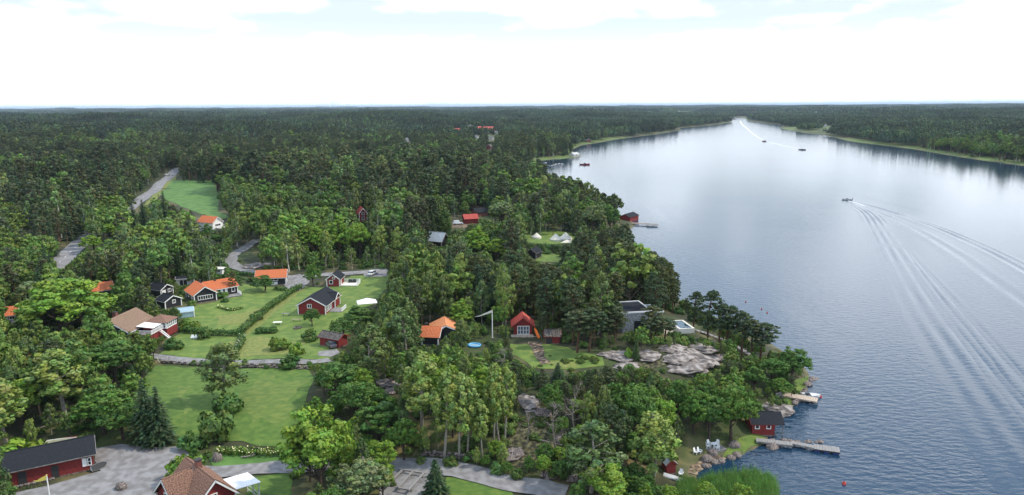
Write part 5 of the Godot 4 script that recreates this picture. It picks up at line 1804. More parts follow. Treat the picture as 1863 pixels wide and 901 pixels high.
	# far buildings in the woods
	var far := [[866, 237, 897, 237, 14.0, 5.0, 3.5, M.red, M.red_tile, "long red barn far off in the woods"], [852, 233, 861, 233, 9.0, 3.5, 2.0, M.dull_white, M.dull_white, "pale shed beside the far red barn"], [826, 240, 838, 240, 9.0, 4.0, 3.0, M.red, M.red_tile, "red house far off near the red barn"], [862, 252, 869, 252, 7.0, 4.0, 2.5, M.dull_white, M.grey_roof, "white house far below the red barn"], [885, 272, 893, 272, 8.0, 3.6, 2.8, M.red, M.grey_roof, "grey roofed red house among the far trees"], [655, 238, 662, 237, 8.0, 4.0, 3.0, M.dull_white, M.dull_white, "small white house in the distant forest"], [448, 248, 470, 248, 8.0, 3.0, 2.0, M.dull_white, M.brown_tile, "low pale house at a distant clearing"], [180, 251, 190, 251, 9.0, 4.0, 3.0, M.red, M.grey_roof, "red house deep in the forest"], [1486, 207, 1492, 207, 14.0, 8.0, 4.0, M.dull_white, M.dull_white, "white house on the far wooded shore, the uppermost"], [1473, 217, 1479, 217, 10.0, 6.0, 4.0, M.dull_white, M.dull_white, "white house on the far wooded shore, beside a smaller one"], [1500, 231, 1505, 231, 8.0, 5.0, 3.0, M.dull_white, M.dull_white, "white cottage on the slope of the far shore"], [1512, 231, 1516, 231, 7.0, 5.0, 3.0, M.dull_white, M.grey_roof, "grey roofed cottage on the slope of the far shore"], [1240, 205, 1256, 205, 16.0, 9.0, 4.0, M.dull_white, M.dull_white, "pale long building beyond the narrows"], [1278, 213, 1284, 213, 9.0, 6.0, 4.0, M.dull_white, M.dull_white, "white house at the narrows"], [1044, 285.5, 1054, 285.5, 7.0, 3.0, 2.0, M.dull_white, M.dull_white, "white boathouse on the far grassy point"], [1068, 259, 1075, 259, 7.0, 3.5, 2.0, M.red, M.dull_white, "small red hut by the far reed shore"], [890, 254, 896, 254, 7.0, 4.0, 2.0, M.dull_white, M.grey_roof, "pale cottage among far trees below the barn"], [740, 258, 744, 258, 7.0, 4.0, 2.5, M.dull_white, M.dull_white, "tiny pale gable in the distant trees"], [900, 243, 906, 243, 7.0, 3.0, 2.0, M.dull_white, M.dull_white, "low pale shed behind far trees"]]
	for q in far:
		var p := on_ground(q[0], q[1])
		var k := maxf(1.0, Vector2(p.x, p.z).length() / 1600.0)
		var r: float = q[4] * k
		house("house", q[9], "house", [q[0], q[1]], [q[2], q[3]], r, q[5], q[6], "x" if (q[2] - q[0]) > 9 else "z", q[7], q[8], M.dull_white, {"tiles": false, "windows": [["f", 0.5, 2.2, 1.4, 1.2, 2, 1]], "clear": false})
		var d := Vector2(p.x, p.z).length()
		keep_clear([[q[0] - 3, q[1] - F * (q[5] + q[6]) / d - 1], [q[2] + 3, q[1] - F * (q[5] + q[6]) / d - 1], [q[2] + 2, q[1]], [q[0] - 2, q[1]]], d + r)

# ---------------------------------------------------------------- rocks, walls, hedges, reeds
func rock_mesh(seed_: int, rugged := false) -> ArrayMesh:
	var n := FastNoiseLite.new()
	n.seed = seed_
	n.frequency = 0.9
	n.fractal_octaves = 4
	var rg := FastNoiseLite.new()
	rg.seed = seed_ + 9
	rg.noise_type = FastNoiseLite.TYPE_CELLULAR
	rg.cellular_return_type = FastNoiseLite.RETURN_DISTANCE2_SUB
	rg.frequency = 1.3
	var R := 9 if not rugged else 22
	var S := 14 if not rugged else 36
	var verts := PackedVector3Array()
	var idx := PackedInt32Array()
	for i in R + 1:
		for j in S:
			var th := PI * i / R
			var ph := TAU * j / S
			var d := Vector3(sin(th) * cos(ph), cos(th), sin(th) * sin(ph))
			var k := 1.0 + 0.42 * n.get_noise_3dv(d * 1.3) + 0.12 * n.get_noise_3dv(d * 4.0)
			if rugged:
				k = 0.95 + 0.5 * n.get_noise_3dv(d * 1.4) + 0.09 * rg.get_noise_3dv(d * 1.2) + 0.04 * n.get_noise_3dv(d * 6.0)
			verts.append(d * k)
	for i in R:
		for j in S:
			var l := (j + 1) % S
			var q := [i * S + j, i * S + l, (i + 1) * S + l, (i + 1) * S + j]
			if i > 0:
				idx.append_array([q[0], q[1], q[2]])
			if i < R - 1:
				idx.append_array([q[0], q[2], q[3]])
	var arr := []
	arr.resize(Mesh.ARRAY_MAX)
	arr[Mesh.ARRAY_VERTEX] = verts
	arr[Mesh.ARRAY_INDEX] = idx
	var m := ArrayMesh.new()
	m.add_surface_from_arrays(Mesh.PRIMITIVE_TRIANGLES, arr)
	var st := SurfaceTool.new()
	st.create_from(m, 0)
	st.generate_normals()
	return st.commit()

func rock(px: Array, size: Vector3, yaw: float, label: String, k: int, called := "rock", m: Material = null, sink := 0.35, group := "") -> void:
	var p := on_ground(px[0], px[1])
	p.y = maxf(p.y, -0.2) + size.y * (0.5 - sink) * 0.6
	var o := MeshInstance3D.new()
	o.name = numbered(called)
	o.mesh = M.rock_meshes[k % M.rock_meshes.size()] if size.x < 1.5 else M.crag_meshes[k % 4]
	o.material_override = m if m else M.rock
	o.position = p
	o.rotation.y = yaw
	o.scale = size * Vector3(1, 0.62 if size.x > 1.5 else 1.0, 1)
	o.set_meta("label", label)
	o.set_meta("category", "rock")
	if group != "":
		o.set_meta("group", group)
	add_child(o)

func stone_wall(px: Array, label: String, h: float) -> void:
	var pts := spline(px, 0.62)
	var o := thing("stone_wall", label, "wall", pts[0])
	for i in mini(pts.size(), 130):
		for j in 2:
			if j == 1 and rng.randf() < 0.3:
				continue
			var p: Vector3 = pts[i] + Vector3(rng.randf_range(-0.12, 0.12), 0.2 + j * h * 0.5, rng.randf_range(-0.15, 0.15))
			p.y = ground_y(p.x, p.z) + 0.18 + j * h * 0.5
			var s := part("stone", M.rock_meshes[rng.randi() % M.rock_meshes.size()], M.boulder, o)
			s.position = p - pts[0]
			s.rotation.y = rng.randf() * TAU
			s.scale = Vector3(0.36, 0.24 * h, 0.32) * rng.randf_range(0.75, 1.25)

func hedge(px: Array, label: String, w: float, h: float, tint := 2, flowers := 0.0) -> void:
	var pts := spline(px, 0.5)
	var o := thing("hedge", label, "hedge", pts[0])
	var b := MB.new()
	var core := MB.new()
	rng.seed = int(px[0][0] * 7 + px[0][1])
	for i in pts.size():
		var p: Vector3 = pts[i] - pts[0]
		p.y = ground_y(pts[i].x, pts[i].z) - pts[0].y
		var k := 1.0 + 0.25 * nz.get_noise_2d(pts[i].x * 20.0, pts[i].z * 20.0)
		clump(b, p + Vector3(0, h * 0.5 * k, 0), Vector3(w * 0.55, h * 0.52 * k, w * 0.55), int(34 * h), 0.16, Color(0.075, 0.14, 0.04), Vector3.ZERO)
		if flowers > 0.0:
			b.col = Color(0.7, 0.7, 0.62)
			for f in int(flowers):
				put_leaf(b, p + Vector3(rng.randf_range(-w, w) * 0.5, h * rng.randf_range(0.6, 1.05), rng.randf_range(-w, w) * 0.5), (Vector3.UP + rdir()).normalized(), 0.13)
		if i % 2 == 0:
			core.tube([p + Vector3(0, -0.1, 0), p + Vector3(0.05, h * 0.7, 0.03)], [0.06, 0.02], 4)
		if i % 3 == 0:
			claim(pts[i].x, pts[i].z, 0.7)
	part("foliage", b, M.leaf_mats.bush[tint], o)
	part("stems", core, M.bark, o)

func build_rocks() -> void:
	rng.seed = 31
	var L := [[1250, 672, 5.0, 2.0, 3.2, 0.2, "great bare grey rock face on the point"], [1232, 652, 4.2, 1.0, 3.0, 0.9, "flat pinkish rock above the great rock face"], [1284, 660, 3.6, 1.1, 2.6, 1.7, "rounded rock beside the great rock face"], [1306, 652, 2.6, 0.9, 2.0, 0.4, "grey rock ledge near the bare trunk pine"], [1270, 632, 4.4, 0.9, 3.2, 2.2, "pale ledge under the pool slope"], [1222, 634, 3.4, 0.9, 3.0, 1.0, "low ledge covered with heather by the small pine"], [1112, 645, 3.4, 0.7, 2.0, 0.3, "low pale ledge beside the leaning pine"], [1128, 650, 3.4, 0.9, 2.6, 2.0, "low ledge beside the yellow broom"], [1180, 648, 3.4, 1.0, 2.8, 1.2, "grey ledge behind the slim cypress"], [1140, 668, 3.0, 1.0, 2.4, 0.5, "grey rock below the yellow broom"], [958, 732, 2.6, 1.0, 3.4, 0.3, "bare pinkish rock slab on the slope"], [990, 752, 2.0, 0.8, 1.8, 1.3, "cracked rock below the pinkish slab"], [933, 830, 2.3, 1.6, 1.8, 0.8, "boulder with pink faces above the drive"], [1022, 800, 1.6, 1.2, 1.4, 0.8, "boulder beside the dead birch"], [1000, 866, 1.8, 0.8, 1.3, 0.2, "flat stone at the edge of the drive"], [1045, 872, 1.5, 0.7, 1.2, 0.6, "mossy stone under the weeping birch"], [706, 700, 3.0, 1.2, 2.0, 2.4, "small rock outcrop in the birch thicket"], [715, 712, 2.2, 0.9, 1.6, 0.4, "brown rock below the thicket outcrop"], [1418, 752, 3.4, 1.2, 2.0, 0.3, "pink shore rock below the boat dock"], [1430, 745, 3.0, 1.0, 1.6, 1.4, "sloping shore rock with a bench"], [1404, 742, 2.6, 1.2, 2.0, 2.3, "grey shore rock behind the boathouse"], [1406, 818, 1.3, 0.9, 1.0, 0.5, "boulder in the water beside the jetty"], [1416, 813, 0.8, 0.7, 0.7, 1.5, "small boulder in the water beside the larger one"], [1286, 838, 1.2, 0.9, 1.0, 0.4, "dark boulder below the white chairs"], [1297, 826, 0.9, 0.8, 0.8, 1.4, "grey boulder beside the deck corner"], [1335, 812, 1.2, 0.9, 0.9, 0.4, "grey boulder behind the deck"], [1340, 812, 0.7, 0.6, 0.6, 2.0, "pale boulder on the grassy shore"], [100, 392, 5.0, 1.4, 4.0, 0.3, "bare rock clearing in the forest"], [262, 330, 5.0, 3.0, 5.0, 0.3, "rock cutting beside the country road"], [395, 838, 0.9, 1.2, 0.8, 0.4, "upright grey boulder by the hedge end"], [220, 890, 0.9, 1.0, 0.8, 0.2, "upright stone at the yard edge"], [470, 484, 6.0, 1.2, 5.0, 0.6, "grassy bank with rocks inside the lane bend"], [1478, 692, 2.0, 0.6, 1.0, 0.5, "flat stone at the tip of the point"], [1470, 700, 1.4, 0.5, 0.9, 0.9, "wet stone at the tip of the point"]]
	for i in L.size():
		var l: Array = L[i]
		rock([l[0], l[1]], Vector3(l[2], l[3], l[4]), l[5], l[6], i, "rock" if l[2] > 2.5 else "boulder", M.rock if l[2] > 2.5 else M.boulder)
	for i in 46:      # shore stones
		var t := rng.randf()
		var seg: Array = [[1402, 806, 1500, 822], [1284, 850, 1350, 829], [1440, 744, 1476, 690], [1398, 790, 1425, 750]][[0, 0, 1, 2, 3][i % 5]]
		rock([lerpf(seg[0], seg[2], t) + rng.randf_range(-3, 3), lerpf(seg[1], seg[3], t) + rng.randf_range(-2, 3)], Vector3(0.55, 0.4, 0.5) * rng.randf_range(0.6, 1.5), rng.randf() * TAU, "loose grey stone lying along the lake shore", i, "shore_stone", M.boulder, 0.2, "loose stones along the shore")
	stone_wall([[295, 661], [345, 664], [400, 668], [440, 669]], "low dry stone wall along the lane, by the white rails", 0.8)
	stone_wall([[440, 668], [480, 669], [520, 671], [562, 672]], "low dry stone wall along the lane, under the dark bush", 0.8)
	stone_wall([[768, 829], [800, 831], [840, 835], [878, 839]], "grey stone wall under the aspen grove", 1.0)
	hedge([[338, 606], [380, 610], [440, 612]], "clipped green hedge below the black house lawn", 1.6, 1.5)
	hedge([[438, 608], [470, 580], [500, 556], [528, 536], [548, 526]], "long clipped hedge between the two gardens", 1.8, 1.7, 0)
	hedge([[408, 496], [430, 500], [465, 504]], "low hedge along the bending lane", 1.6, 1.4)
	hedge([[300, 506], [340, 503], [392, 500]], "high dark hedge behind the white shed", 2.2, 2.6)
	hedge([[398, 826], [440, 828], [512, 829]], "white flowering hedge along the meadow foot", 1.6, 1.2, 1, 5.0)
	hedge([[500, 528], [520, 530]], "low hedge beside the black garage", 1.4, 1.2)
	hedge([[440, 618], [436, 632], [425, 645]], "row of flowering shrubs beside the path", 1.6, 1.4, 0, 2.0)
	hedge([[398, 560], [420, 566], [440, 562]], "flower bed with pale blossoms before the black house", 1.2, 0.7, 1, 4.0)
	hedge([[930, 452], [970, 455], [1010, 458], [1030, 460]], "dark hedge below the bell tents", 3.0, 3.0)

func reeds() -> void:
	rng.seed = 12
	var b := MB.new()
	for i in 16:
		var p := Vector3(rng.randf_range(-0.35, 0.35), 0, rng.randf_range(-0.35, 0.35))
		var d := Vector3(rng.randf_range(-0.3, 0.5), 0, rng.randf_range(-0.4, 0.4))
		var h := rng.randf_range(0.8, 2.3)
		var s := rdir().cross(Vector3.UP).normalized() * 0.03
		b.col = leaf_color(Color(0.15, 0.27, 0.07), 0.3)
		b.tri(p - s, p + s, p + Vector3(0, h, 0) + d * h * 0.4)
		for k in 2:
			var q := p + (Vector3(0, h, 0) + d * h * 0.4) * rng.randf_range(0.3, 0.8)
			var e := rdir() * 0.55
			e.y = 0.35
			b.tri(q - s, q + s, q + e)
	var g := Grove.new()
	g.mesh = b.mesh()
	var poly := PackedVector2Array([Vector2(1245, 888), Vector2(1285, 878), Vector2(1340, 868), Vector2(1385, 870), Vector2(1408, 884), Vector2(1412, 950), Vector2(1235, 950)])
	var n := 0
	for i in 3300:
		var u := Vector2(rng.randf_range(1225, 1415), rng.randf_range(864, 950))
		if not Geometry2D.is_point_in_polygon(u + Vector2(rng.randfn(0, 6), rng.randfn(0, 5)), poly):
			continue
		if nz.get_noise_2d(u.x * 8.0, u.y * 14.0) < -0.22:
			continue
		var p := at_height(u.x, u.y, 0.0)
		p.y = maxf(0.0, ground_y(p.x, p.z)) - 0.1
		g.xf.append(Transform3D(Basis(Vector3.UP, rng.randf() * TAU).scaled(Vector3(1, rng.randf_range(0.45, 1.35), 1)), p))
		g.col.append(tint_of("leaf"))
		n += 1
	copies("reeds", "bright green reeds growing in the shallow cove", g, M.far_leaf)
	# tufts of long grass on the rough banks
	var gr := Grove.new()
	b = MB.new()
	for i in 14:
		var p := Vector3(rng.randf_range(-0.4, 0.4), 0, rng.randf_range(-0.4, 0.4))
		var s := rdir().cross(Vector3.UP).normalized() * 0.04
		b.col = leaf_color(Color(0.14, 0.17, 0.06), 0.35)
		b.tri(p - s, p + s, p + Vector3(rng.randf_range(-0.2, 0.2), rng.randf_range(0.25, 0.6), rng.randf_range(-0.2, 0.2)))
	gr.mesh = b.mesh()
	for i in 15000:
		var r := sqrt(rng.randf_range(80.0 * 80.0, 230.0 * 230.0))
		var a := rng.randf_range(-0.66, 0.66)
		var x := sin(a) * r
		var z := -cos(a) * r
		if shore_d(x, z) < 0.3 or nz.get_noise_2d(x * 4.0, z * 4.0) < 0.0:
			continue
		var px := to_px(Vector3(x, ground_y(x, z), z))
		if px.y > 950 or clear_map[clampi(int(px.y / 4), 0, KH - 1) * KW + clampi(int(px.x / 4), 0, KW - 1)] > 0.0:
			continue
		gr.xf.append(Transform3D(Basis(Vector3.UP, rng.randf() * TAU), Vector3(x, ground_y(x, z), z)))
		gr.col.append(tint_of("leaf"))
	var he := Grove.new()
	he.mesh = protos.bush[3].crown
	for q in [[[1085,640],[1140,628],[1250,622],[1325,645],[1330,690],[1215,692],[1100,665]], [[915,760],[1000,745],[1020,830],[960,858],[915,845]], [[940,640],[1100,650],[1095,690],[960,690]], [[1245,575],[1310,600],[1330,640],[1250,612]]]:
		var pl := PackedVector2Array()
		for v in q:
			pl.append(Vector2(v[0], v[1]))
		for i in 420:
			var u := Vector2(rng.randf_range(915, 1335), rng.randf_range(570, 860))
			if not Geometry2D.is_point_in_polygon(u, pl):
				continue
			var p := on_ground(u.x, u.y)
			if nz.get_noise_2d(p.x * 6.0, p.z * 6.0) < -0.05:
				continue
			var k := rng.randf_range(0.18, 0.55)
			he.xf.append(Transform3D(Basis(Vector3.UP, rng.randf() * TAU).scaled(Vector3(k * 1.3, k * 0.8, k * 1.3)), p))
			he.col.append(Color(1.0, 0.75, 0.7) if rng.randf() < 0.4 else Color(0.9, 0.85, 0.8))
	copies("undergrowth", "low heather and scrub between the rocks", he, M.far_leaf)
	copies("grass", "tufts of rough grass on the banks and in the wood", gr, M.far_leaf)

# ---------------------------------------------------------------- vehicles, boats, furniture
func car(label: String, px: Array, yaw: float, paint: Material, van := false, called := "parked_car") -> void:
	var p := on_ground(px[0], px[1])
	p.y += 0.2
	var o := thing(called, label, "van" if van else "car", p, yaw)
	var L := 4.5 if not van else 5.0
	var W := 1.8
	var H := 1.5 if not van else 1.95
	var b := MB.new()      # lower body, nose towards +x, sides rounded in at sill and shoulder
	var prof := [[-L / 2, 0.35, 0.86], [-L / 2 + 0.08, 0.3, 0.95], [-L * 0.2, 0.28, 0.98], [L * 0.2, 0.28, 0.95], [L * 0.42, 0.3, 0.82], [L / 2, 0.38, 0.66]]
	var rows := []
	for q in prof:
		var k: float = 1.0 - 0.12 * absf(q[0] / (L / 2)) ** 4
		rows.append([Vector3(q[0], q[1], W / 2 * k * 0.94), Vector3(q[0], (q[1] + q[2]) / 2, W / 2 * k), Vector3(q[0], q[2], W / 2 * k * 0.93), Vector3(q[0], q[2], -W / 2 * k * 0.93), Vector3(q[0], (q[1] + q[2]) / 2, -W / 2 * k), Vector3(q[0], q[1], -W / 2 * k * 0.94)])
	for i in rows.size() - 1:
		for j in 6:
			var l := (j + 1) % 6
			b.quad(rows[i][j], rows[i + 1][j], rows[i + 1][l], rows[i][l])
	for r in [rows[0], rows[rows.size() - 1]]:
		for j in range(1, 5):
			b.tri(r[0], r[j], r[j + 1])
	part("body", b, paint, o)
	var x0 := -L * 0.46 if van else -L * 0.42
	var x1 := L * 0.24
	var g := MB.new()
	var up := H - 0.1
	g.hexa([Vector3(x0, 0.93, W * 0.46), Vector3(x1, 0.93, W * 0.46), Vector3(x1, 0.93, -W * 0.46), Vector3(x0, 0.93, -W * 0.46), Vector3(x0 + 0.35, up, W * 0.38), Vector3(x1 - 0.75, up, W * 0.38), Vector3(x1 - 0.75, up, -W * 0.38), Vector3(x0 + 0.35, up, -W * 0.38)])
	part("windows", g, paint if van else M.glass, o)
	if van:
		var ws := MB.new()
		ws.quad(Vector3(x1 + 0.01, 0.98, W * 0.42), Vector3(x1 + 0.01, 0.98, -W * 0.42), Vector3(x1 - 0.7, up - 0.05, -W * 0.35), Vector3(x1 - 0.7, up - 0.05, W * 0.35))
		part("windscreen", ws, M.glass, o)
	var rf := MB.new()
	rf.box(Vector3((x0 + x1 - 0.4) / 2, up + 0.03, 0), Vector3(x1 - x0 - 1.0, 0.08, W * 0.78))
	part("roof", rf, paint, o)
	for x in [-L * 0.3, L * 0.31]:
		for s in [-1, 1]:
			var w := MB.new()
			w.tube([Vector3(x, 0.32, s * (W / 2 - 0.2)), Vector3(x, 0.32, s * (W / 2 + 0.01))], [0.33, 0.33], 12)
			var wl := part("wheel", w, M.rubber, o)
			w = MB.new()
			w.tube([Vector3(x, 0.32, s * (W / 2 - 0.1)), Vector3(x, 0.32, s * (W / 2 + 0.03))], [0.2, 0.2], 10)
			part("rim", w, M.chrome, wl)
	for s in [-1, 1]:
		var h := MB.new()
		h.box(Vector3(L / 2 - 0.1, 0.66, s * W * 0.33), Vector3(0.12, 0.14, 0.36))
		part("headlight", h, M.chrome, o)
		h = MB.new()
		h.box(Vector3(-L / 2 + 0.02, 0.78, s * W * 0.36), Vector3(0.1, 0.2, 0.24))
		part("tail_light", h, M.lamp_red, o)
	claim(p.x, p.z, 2.2)
	var bp := to_px(p)
	keep_clear([[bp.x - 14, bp.y - 14], [bp.x + 14, bp.y - 14], [bp.x + 14, bp.y + 8], [bp.x - 14, bp.y + 8]], Vector2(p.x, p.z).length() + 3.0)

func hull(L: float, W: float, H: float, deep := 0.25) -> Array:     # [hull, deck]; bow towards +x
	var h := MB.new()
	var d := MB.new()
	var secs := []
	for i in 9:
		var t := i / 8.0
		var k := sqrt(clampf(1.0 - pow(maxf(t - 0.35, 0.0) / 0.65, 2.2), 0.0, 1.0)) * (0.86 + 0.14 * minf(t * 3.0, 1.0))
		var x := -L / 2 + L * t
		secs.append([Vector3(x, H + 0.25 * H * t * t, W / 2 * k), Vector3(x, H * 0.35, W / 2 * k * 0.88), Vector3(x, -deep * (1.0 - 0.6 * t), 0), Vector3(x, H * 0.35, -W / 2 * k * 0.88), Vector3(x, H + 0.25 * H * t * t, -W / 2 * k)])
	for i in 8:
		for j in 4:
			h.quad(secs[i][j], secs[i][j + 1], secs[i + 1][j + 1], secs[i + 1][j])
		d.quad(secs[i][0] - Vector3(0, 0.12, 0), secs[i + 1][0] - Vector3(0, 0.12, 0), secs[i + 1][4] - Vector3(0, 0.12, 0), secs[i][4] - Vector3(0, 0.12, 0))
	for j in range(1, 4):
		h.tri(secs[0][0], secs[0][j + 1], secs[0][j])
	return [h, d]

func boat(label: String, pos: Vector3, yaw: float, L: float, W: float, hullm: Material, deckm: Material, screen := true, mast := 0.0, called := "motorboat", group := "") -> Node3D:
	var o := thing(called, label, "boat", pos, yaw, group)
	var hd := hull(L, W, L * 0.11)
	part("hull", hd[0], hullm, o)
	part("deck", hd[1], deckm, o)
	if screen:
		var s := MB.new()
		s.hexa([Vector3(-0.1 * L, L * 0.1, W * 0.32), Vector3(0.12 * L, L * 0.1, W * 0.3), Vector3(0.12 * L, L * 0.1, -W * 0.3), Vector3(-0.1 * L, L * 0.1, -W * 0.32), Vector3(-0.1 * L, L * 0.19, W * 0.28), Vector3(0.03 * L, L * 0.19, W * 0.24), Vector3(0.03 * L, L * 0.19, -W * 0.24), Vector3(-0.1 * L, L * 0.19, -W * 0.28)])
		part("windscreen", s, M.glass, o)
		s = MB.new()
		s.box(Vector3(-0.53 * L, L * 0.12, 0), Vector3(0.45, 0.9, 0.4))
		part("outboard_motor", s, M.tar, o)
	if mast > 0.0:
		var m := MB.new()
		m.tube([Vector3(0, 0.5, 0), Vector3(0, mast, 0)], [0.08, 0.04], 5)
		part("mast", m, M.offwhite, o)
	return o

func flat_dock(called: String, label: String, px: Array, width: float, m: Material, y := 0.45, floats := false, posts := true) -> Node3D:
	var a := at_height(px[0][0], px[0][1], y)
	var e := at_height(px[1][0], px[1][1], y)
	var d := e - a
	var o := thing(called, label, "jetty", Vector3(a.x, 0, a.z), atan2(-d.z, d.x))
	var L := d.length()
	var n := maxi(4, int(L / 0.45))
	for i in mini(n, 60):
		var b := MB.new()
		b.box(Vector3((i + 0.5) * L / n, y, 0), Vector3(L / n - 0.03, 0.06, width))
		part("plank", b, m, o)
	for s in [-1, 1]:
		var b2 := MB.new()
		b2.box(Vector3(L / 2, y - 0.15, s * width * 0.45), Vector3(L, 0.2, 0.14))
		part("beam", b2, m if not floats else M.tar, o)
	if floats:
		for i in 3:
			var fb := MB.new()
			fb.box(Vector3(L * (0.12 + 0.36 * i), 0.08, 0), Vector3(L * 0.2, 0.5, width * 0.94))
			part("float", fb, M.blue_float, o)
	elif posts:
		for i in maxi(2, int(L / 3.0)):
			for s in [-1, 1]:
				var pb := MB.new()
				pb.tube([Vector3(0.3 + i * 3.0, -1.5, s * width * 0.42), Vector3(0.3 + i * 3.0, y - 0.03, s * width * 0.42)], [0.09, 0.09], 6)
				part("post", pb, M.grey_wood, o)
	return o

func chair(pos: Vector3, yaw: float, label: String, group := "") -> void:
	var o := thing("garden_chair", label, "chair", pos, yaw, group)
	o.scale = Vector3.ONE * 0.86
	var b := MB.new()
	b.box(Vector3(0, 0.36, 0.05), Vector3(0.6, 0.07, 0.62), Basis(Vector3.RIGHT, -0.16))
	part("seat", b, M.plastic, o)
	b = MB.new()
	for i in 5:
		b.box(Vector3(-0.26 + i * 0.13, 0.74, -0.36), Vector3(0.11, 0.86, 0.05), Basis(Vector3.RIGHT, -0.35))
	part("backrest", b, M.plastic, o)
	for s in [-1, 1]:
		b = MB.new()
		b.box(Vector3(s * 0.37, 0.6, 0.0), Vector3(0.14, 0.05, 0.8))
		part("armrest", b, M.plastic, o)
		for z in [0.33, -0.3]:
			b = MB.new()
			b.box(Vector3(s * 0.34, 0.28, z), Vector3(0.08, 0.6, 0.1))
			part("leg", b, M.plastic, o)

func table(pos: Vector3, yaw: float, label: String, w: float, d: float, m: Material, round_ := false) -> void:
	var o := thing("garden_table", label, "table", pos, yaw)
	var b := MB.new()
	if round_:
		b.tube([Vector3(0, 0.68, 0), Vector3(0, 0.74, 0)], [w / 2, w / 2], 16)
	else:
		b.box(Vector3(0, 0.71, 0), Vector3(w, 0.06, d))
	part("table_top", b, m, o)
	for s in [-1, 1]:
		for t in [-1, 1]:
			b = MB.new()
			b.box(Vector3(s * w * 0.34, 0.34, t * d * 0.34), Vector3(0.07, 0.68, 0.07))
			part("leg", b, m, o)

func flagpole(px: Array, top_v: float, label: String, m: Material, len_: float) -> void:
	var p := on_ground(px[0], px[1])
	var h := 3.0
	while to_px(p + Vector3(0, h, 0)).y > top_v and h < 14.0:
		h += 0.05
	var o := thing("flagpole", label, "flagpole", p)
	var b := MB.new()
	b.tube([Vector3(0, -0.3, 0), Vector3(0, h * 0.5, 0), Vector3(0, h, 0)], [0.13, 0.11, 0.07], 8)
	part("pole", b, M.white, o)
	b = MB.new()
	b.tube([Vector3(0, h, 0), Vector3(0, h + 0.1, 0), Vector3(0, h + 0.2, 0)], [0.05, 0.11, 0.03], 8)
	part("knob", b, M.yellow, o)
	b = MB.new()
	var prev := []
	for i in 13:
		var t := i / 12.0
		var c := Vector3(-0.1 - len_ * t * 0.93, h - 0.25 - len_ * 0.33 * t + 0.12 * sin(t * 7.0) * t, 0.2 * sin(t * 5.0))
		var w := 0.26 * (1.0 - t) + 0.05
		if i > 0:
			b.quad(prev[0], c - Vector3(0, w, 0), c + Vector3(0, w, 0), prev[1])
		prev = [c - Vector3(0, w, 0), c + Vector3(0, w, 0)]
	part("pennant", b, m, o)
	b = MB.new()
	b.box(Vector3(0, 0.1, 0), Vector3(0.5, 0.4, 0.5))
	part("base", b, M.boulder, o)

func wake(px: Array, width: float, amp: float, humps: int, m: Material, label: String) -> void:
	var c := Curve3D.new()
	var pts := []
	for p in px:
		pts.append(at_height(p[0], p[1], 0.0))
	for i in pts.size():
		var t: Vector3 = (pts[mini(i + 1, pts.size() - 1)] - pts[maxi(i - 1, 0)]) / 6.0
		c.add_point(pts[i], -t, t)
	var b := MB.new()
	var L := c.get_baked_length()
	var n := clampi(int(L / 3.0), 6, 160)
	var prev := []
	var prevn := []
	var K := humps * 8
	for i in n + 1:
		var f := float(i) / n
		var p := c.sample_baked(L * f)
		var d := (c.sample_baked(minf(L, L * f + 1.0)) - c.sample_baked(maxf(0.0, L * f - 1.0))).normalized()
		var s := d.cross(Vector3.UP)
		var w := width * (0.25 + 0.75 * pow(f, 0.6))
		var a := amp * minf(1.0, f * 8.0) * (1.0 - 0.3 * f) * clampf((1.0 - f) * 5.0, 0.0, 1.0) * clampf(0.85 + 0.9 * nz.get_noise_2d(p.x * 2.0, p.z * 2.0), 0.3, 1.3)
		var row := []
		var rn := []
		for k in K + 1:
			var u := float(k) / K
			var env := sin(u * PI)
			env *= clampf(0.9 + 0.5 * nz.get_noise_2d(p.x * 1.5 + k * 2.0, p.z * 1.5), 0.4, 1.3)
			var y := a * env * (0.5 - 0.5 * cos(u * TAU * humps)) + 0.012
			var dy := a * env * 0.5 * sin(u * TAU * humps) * TAU * humps / w
			row.append(p + s * (u - 0.5) * w + Vector3(0, y, 0))
			rn.append((Vector3.UP - s * dy).normalized())
		if i > 0:
			for k in K:
				b.tris(prev[k], prev[k + 1], row[k + 1], prevn[k], prevn[k + 1], rn[k + 1])
				b.tris(prev[k], row[k + 1], row[k], prevn[k], rn[k + 1], rn[k])
		prev = row
		prevn = rn
	var o := setting("boat_wake", b, m, label, "stuff")
	o.set_meta("category", "wake")

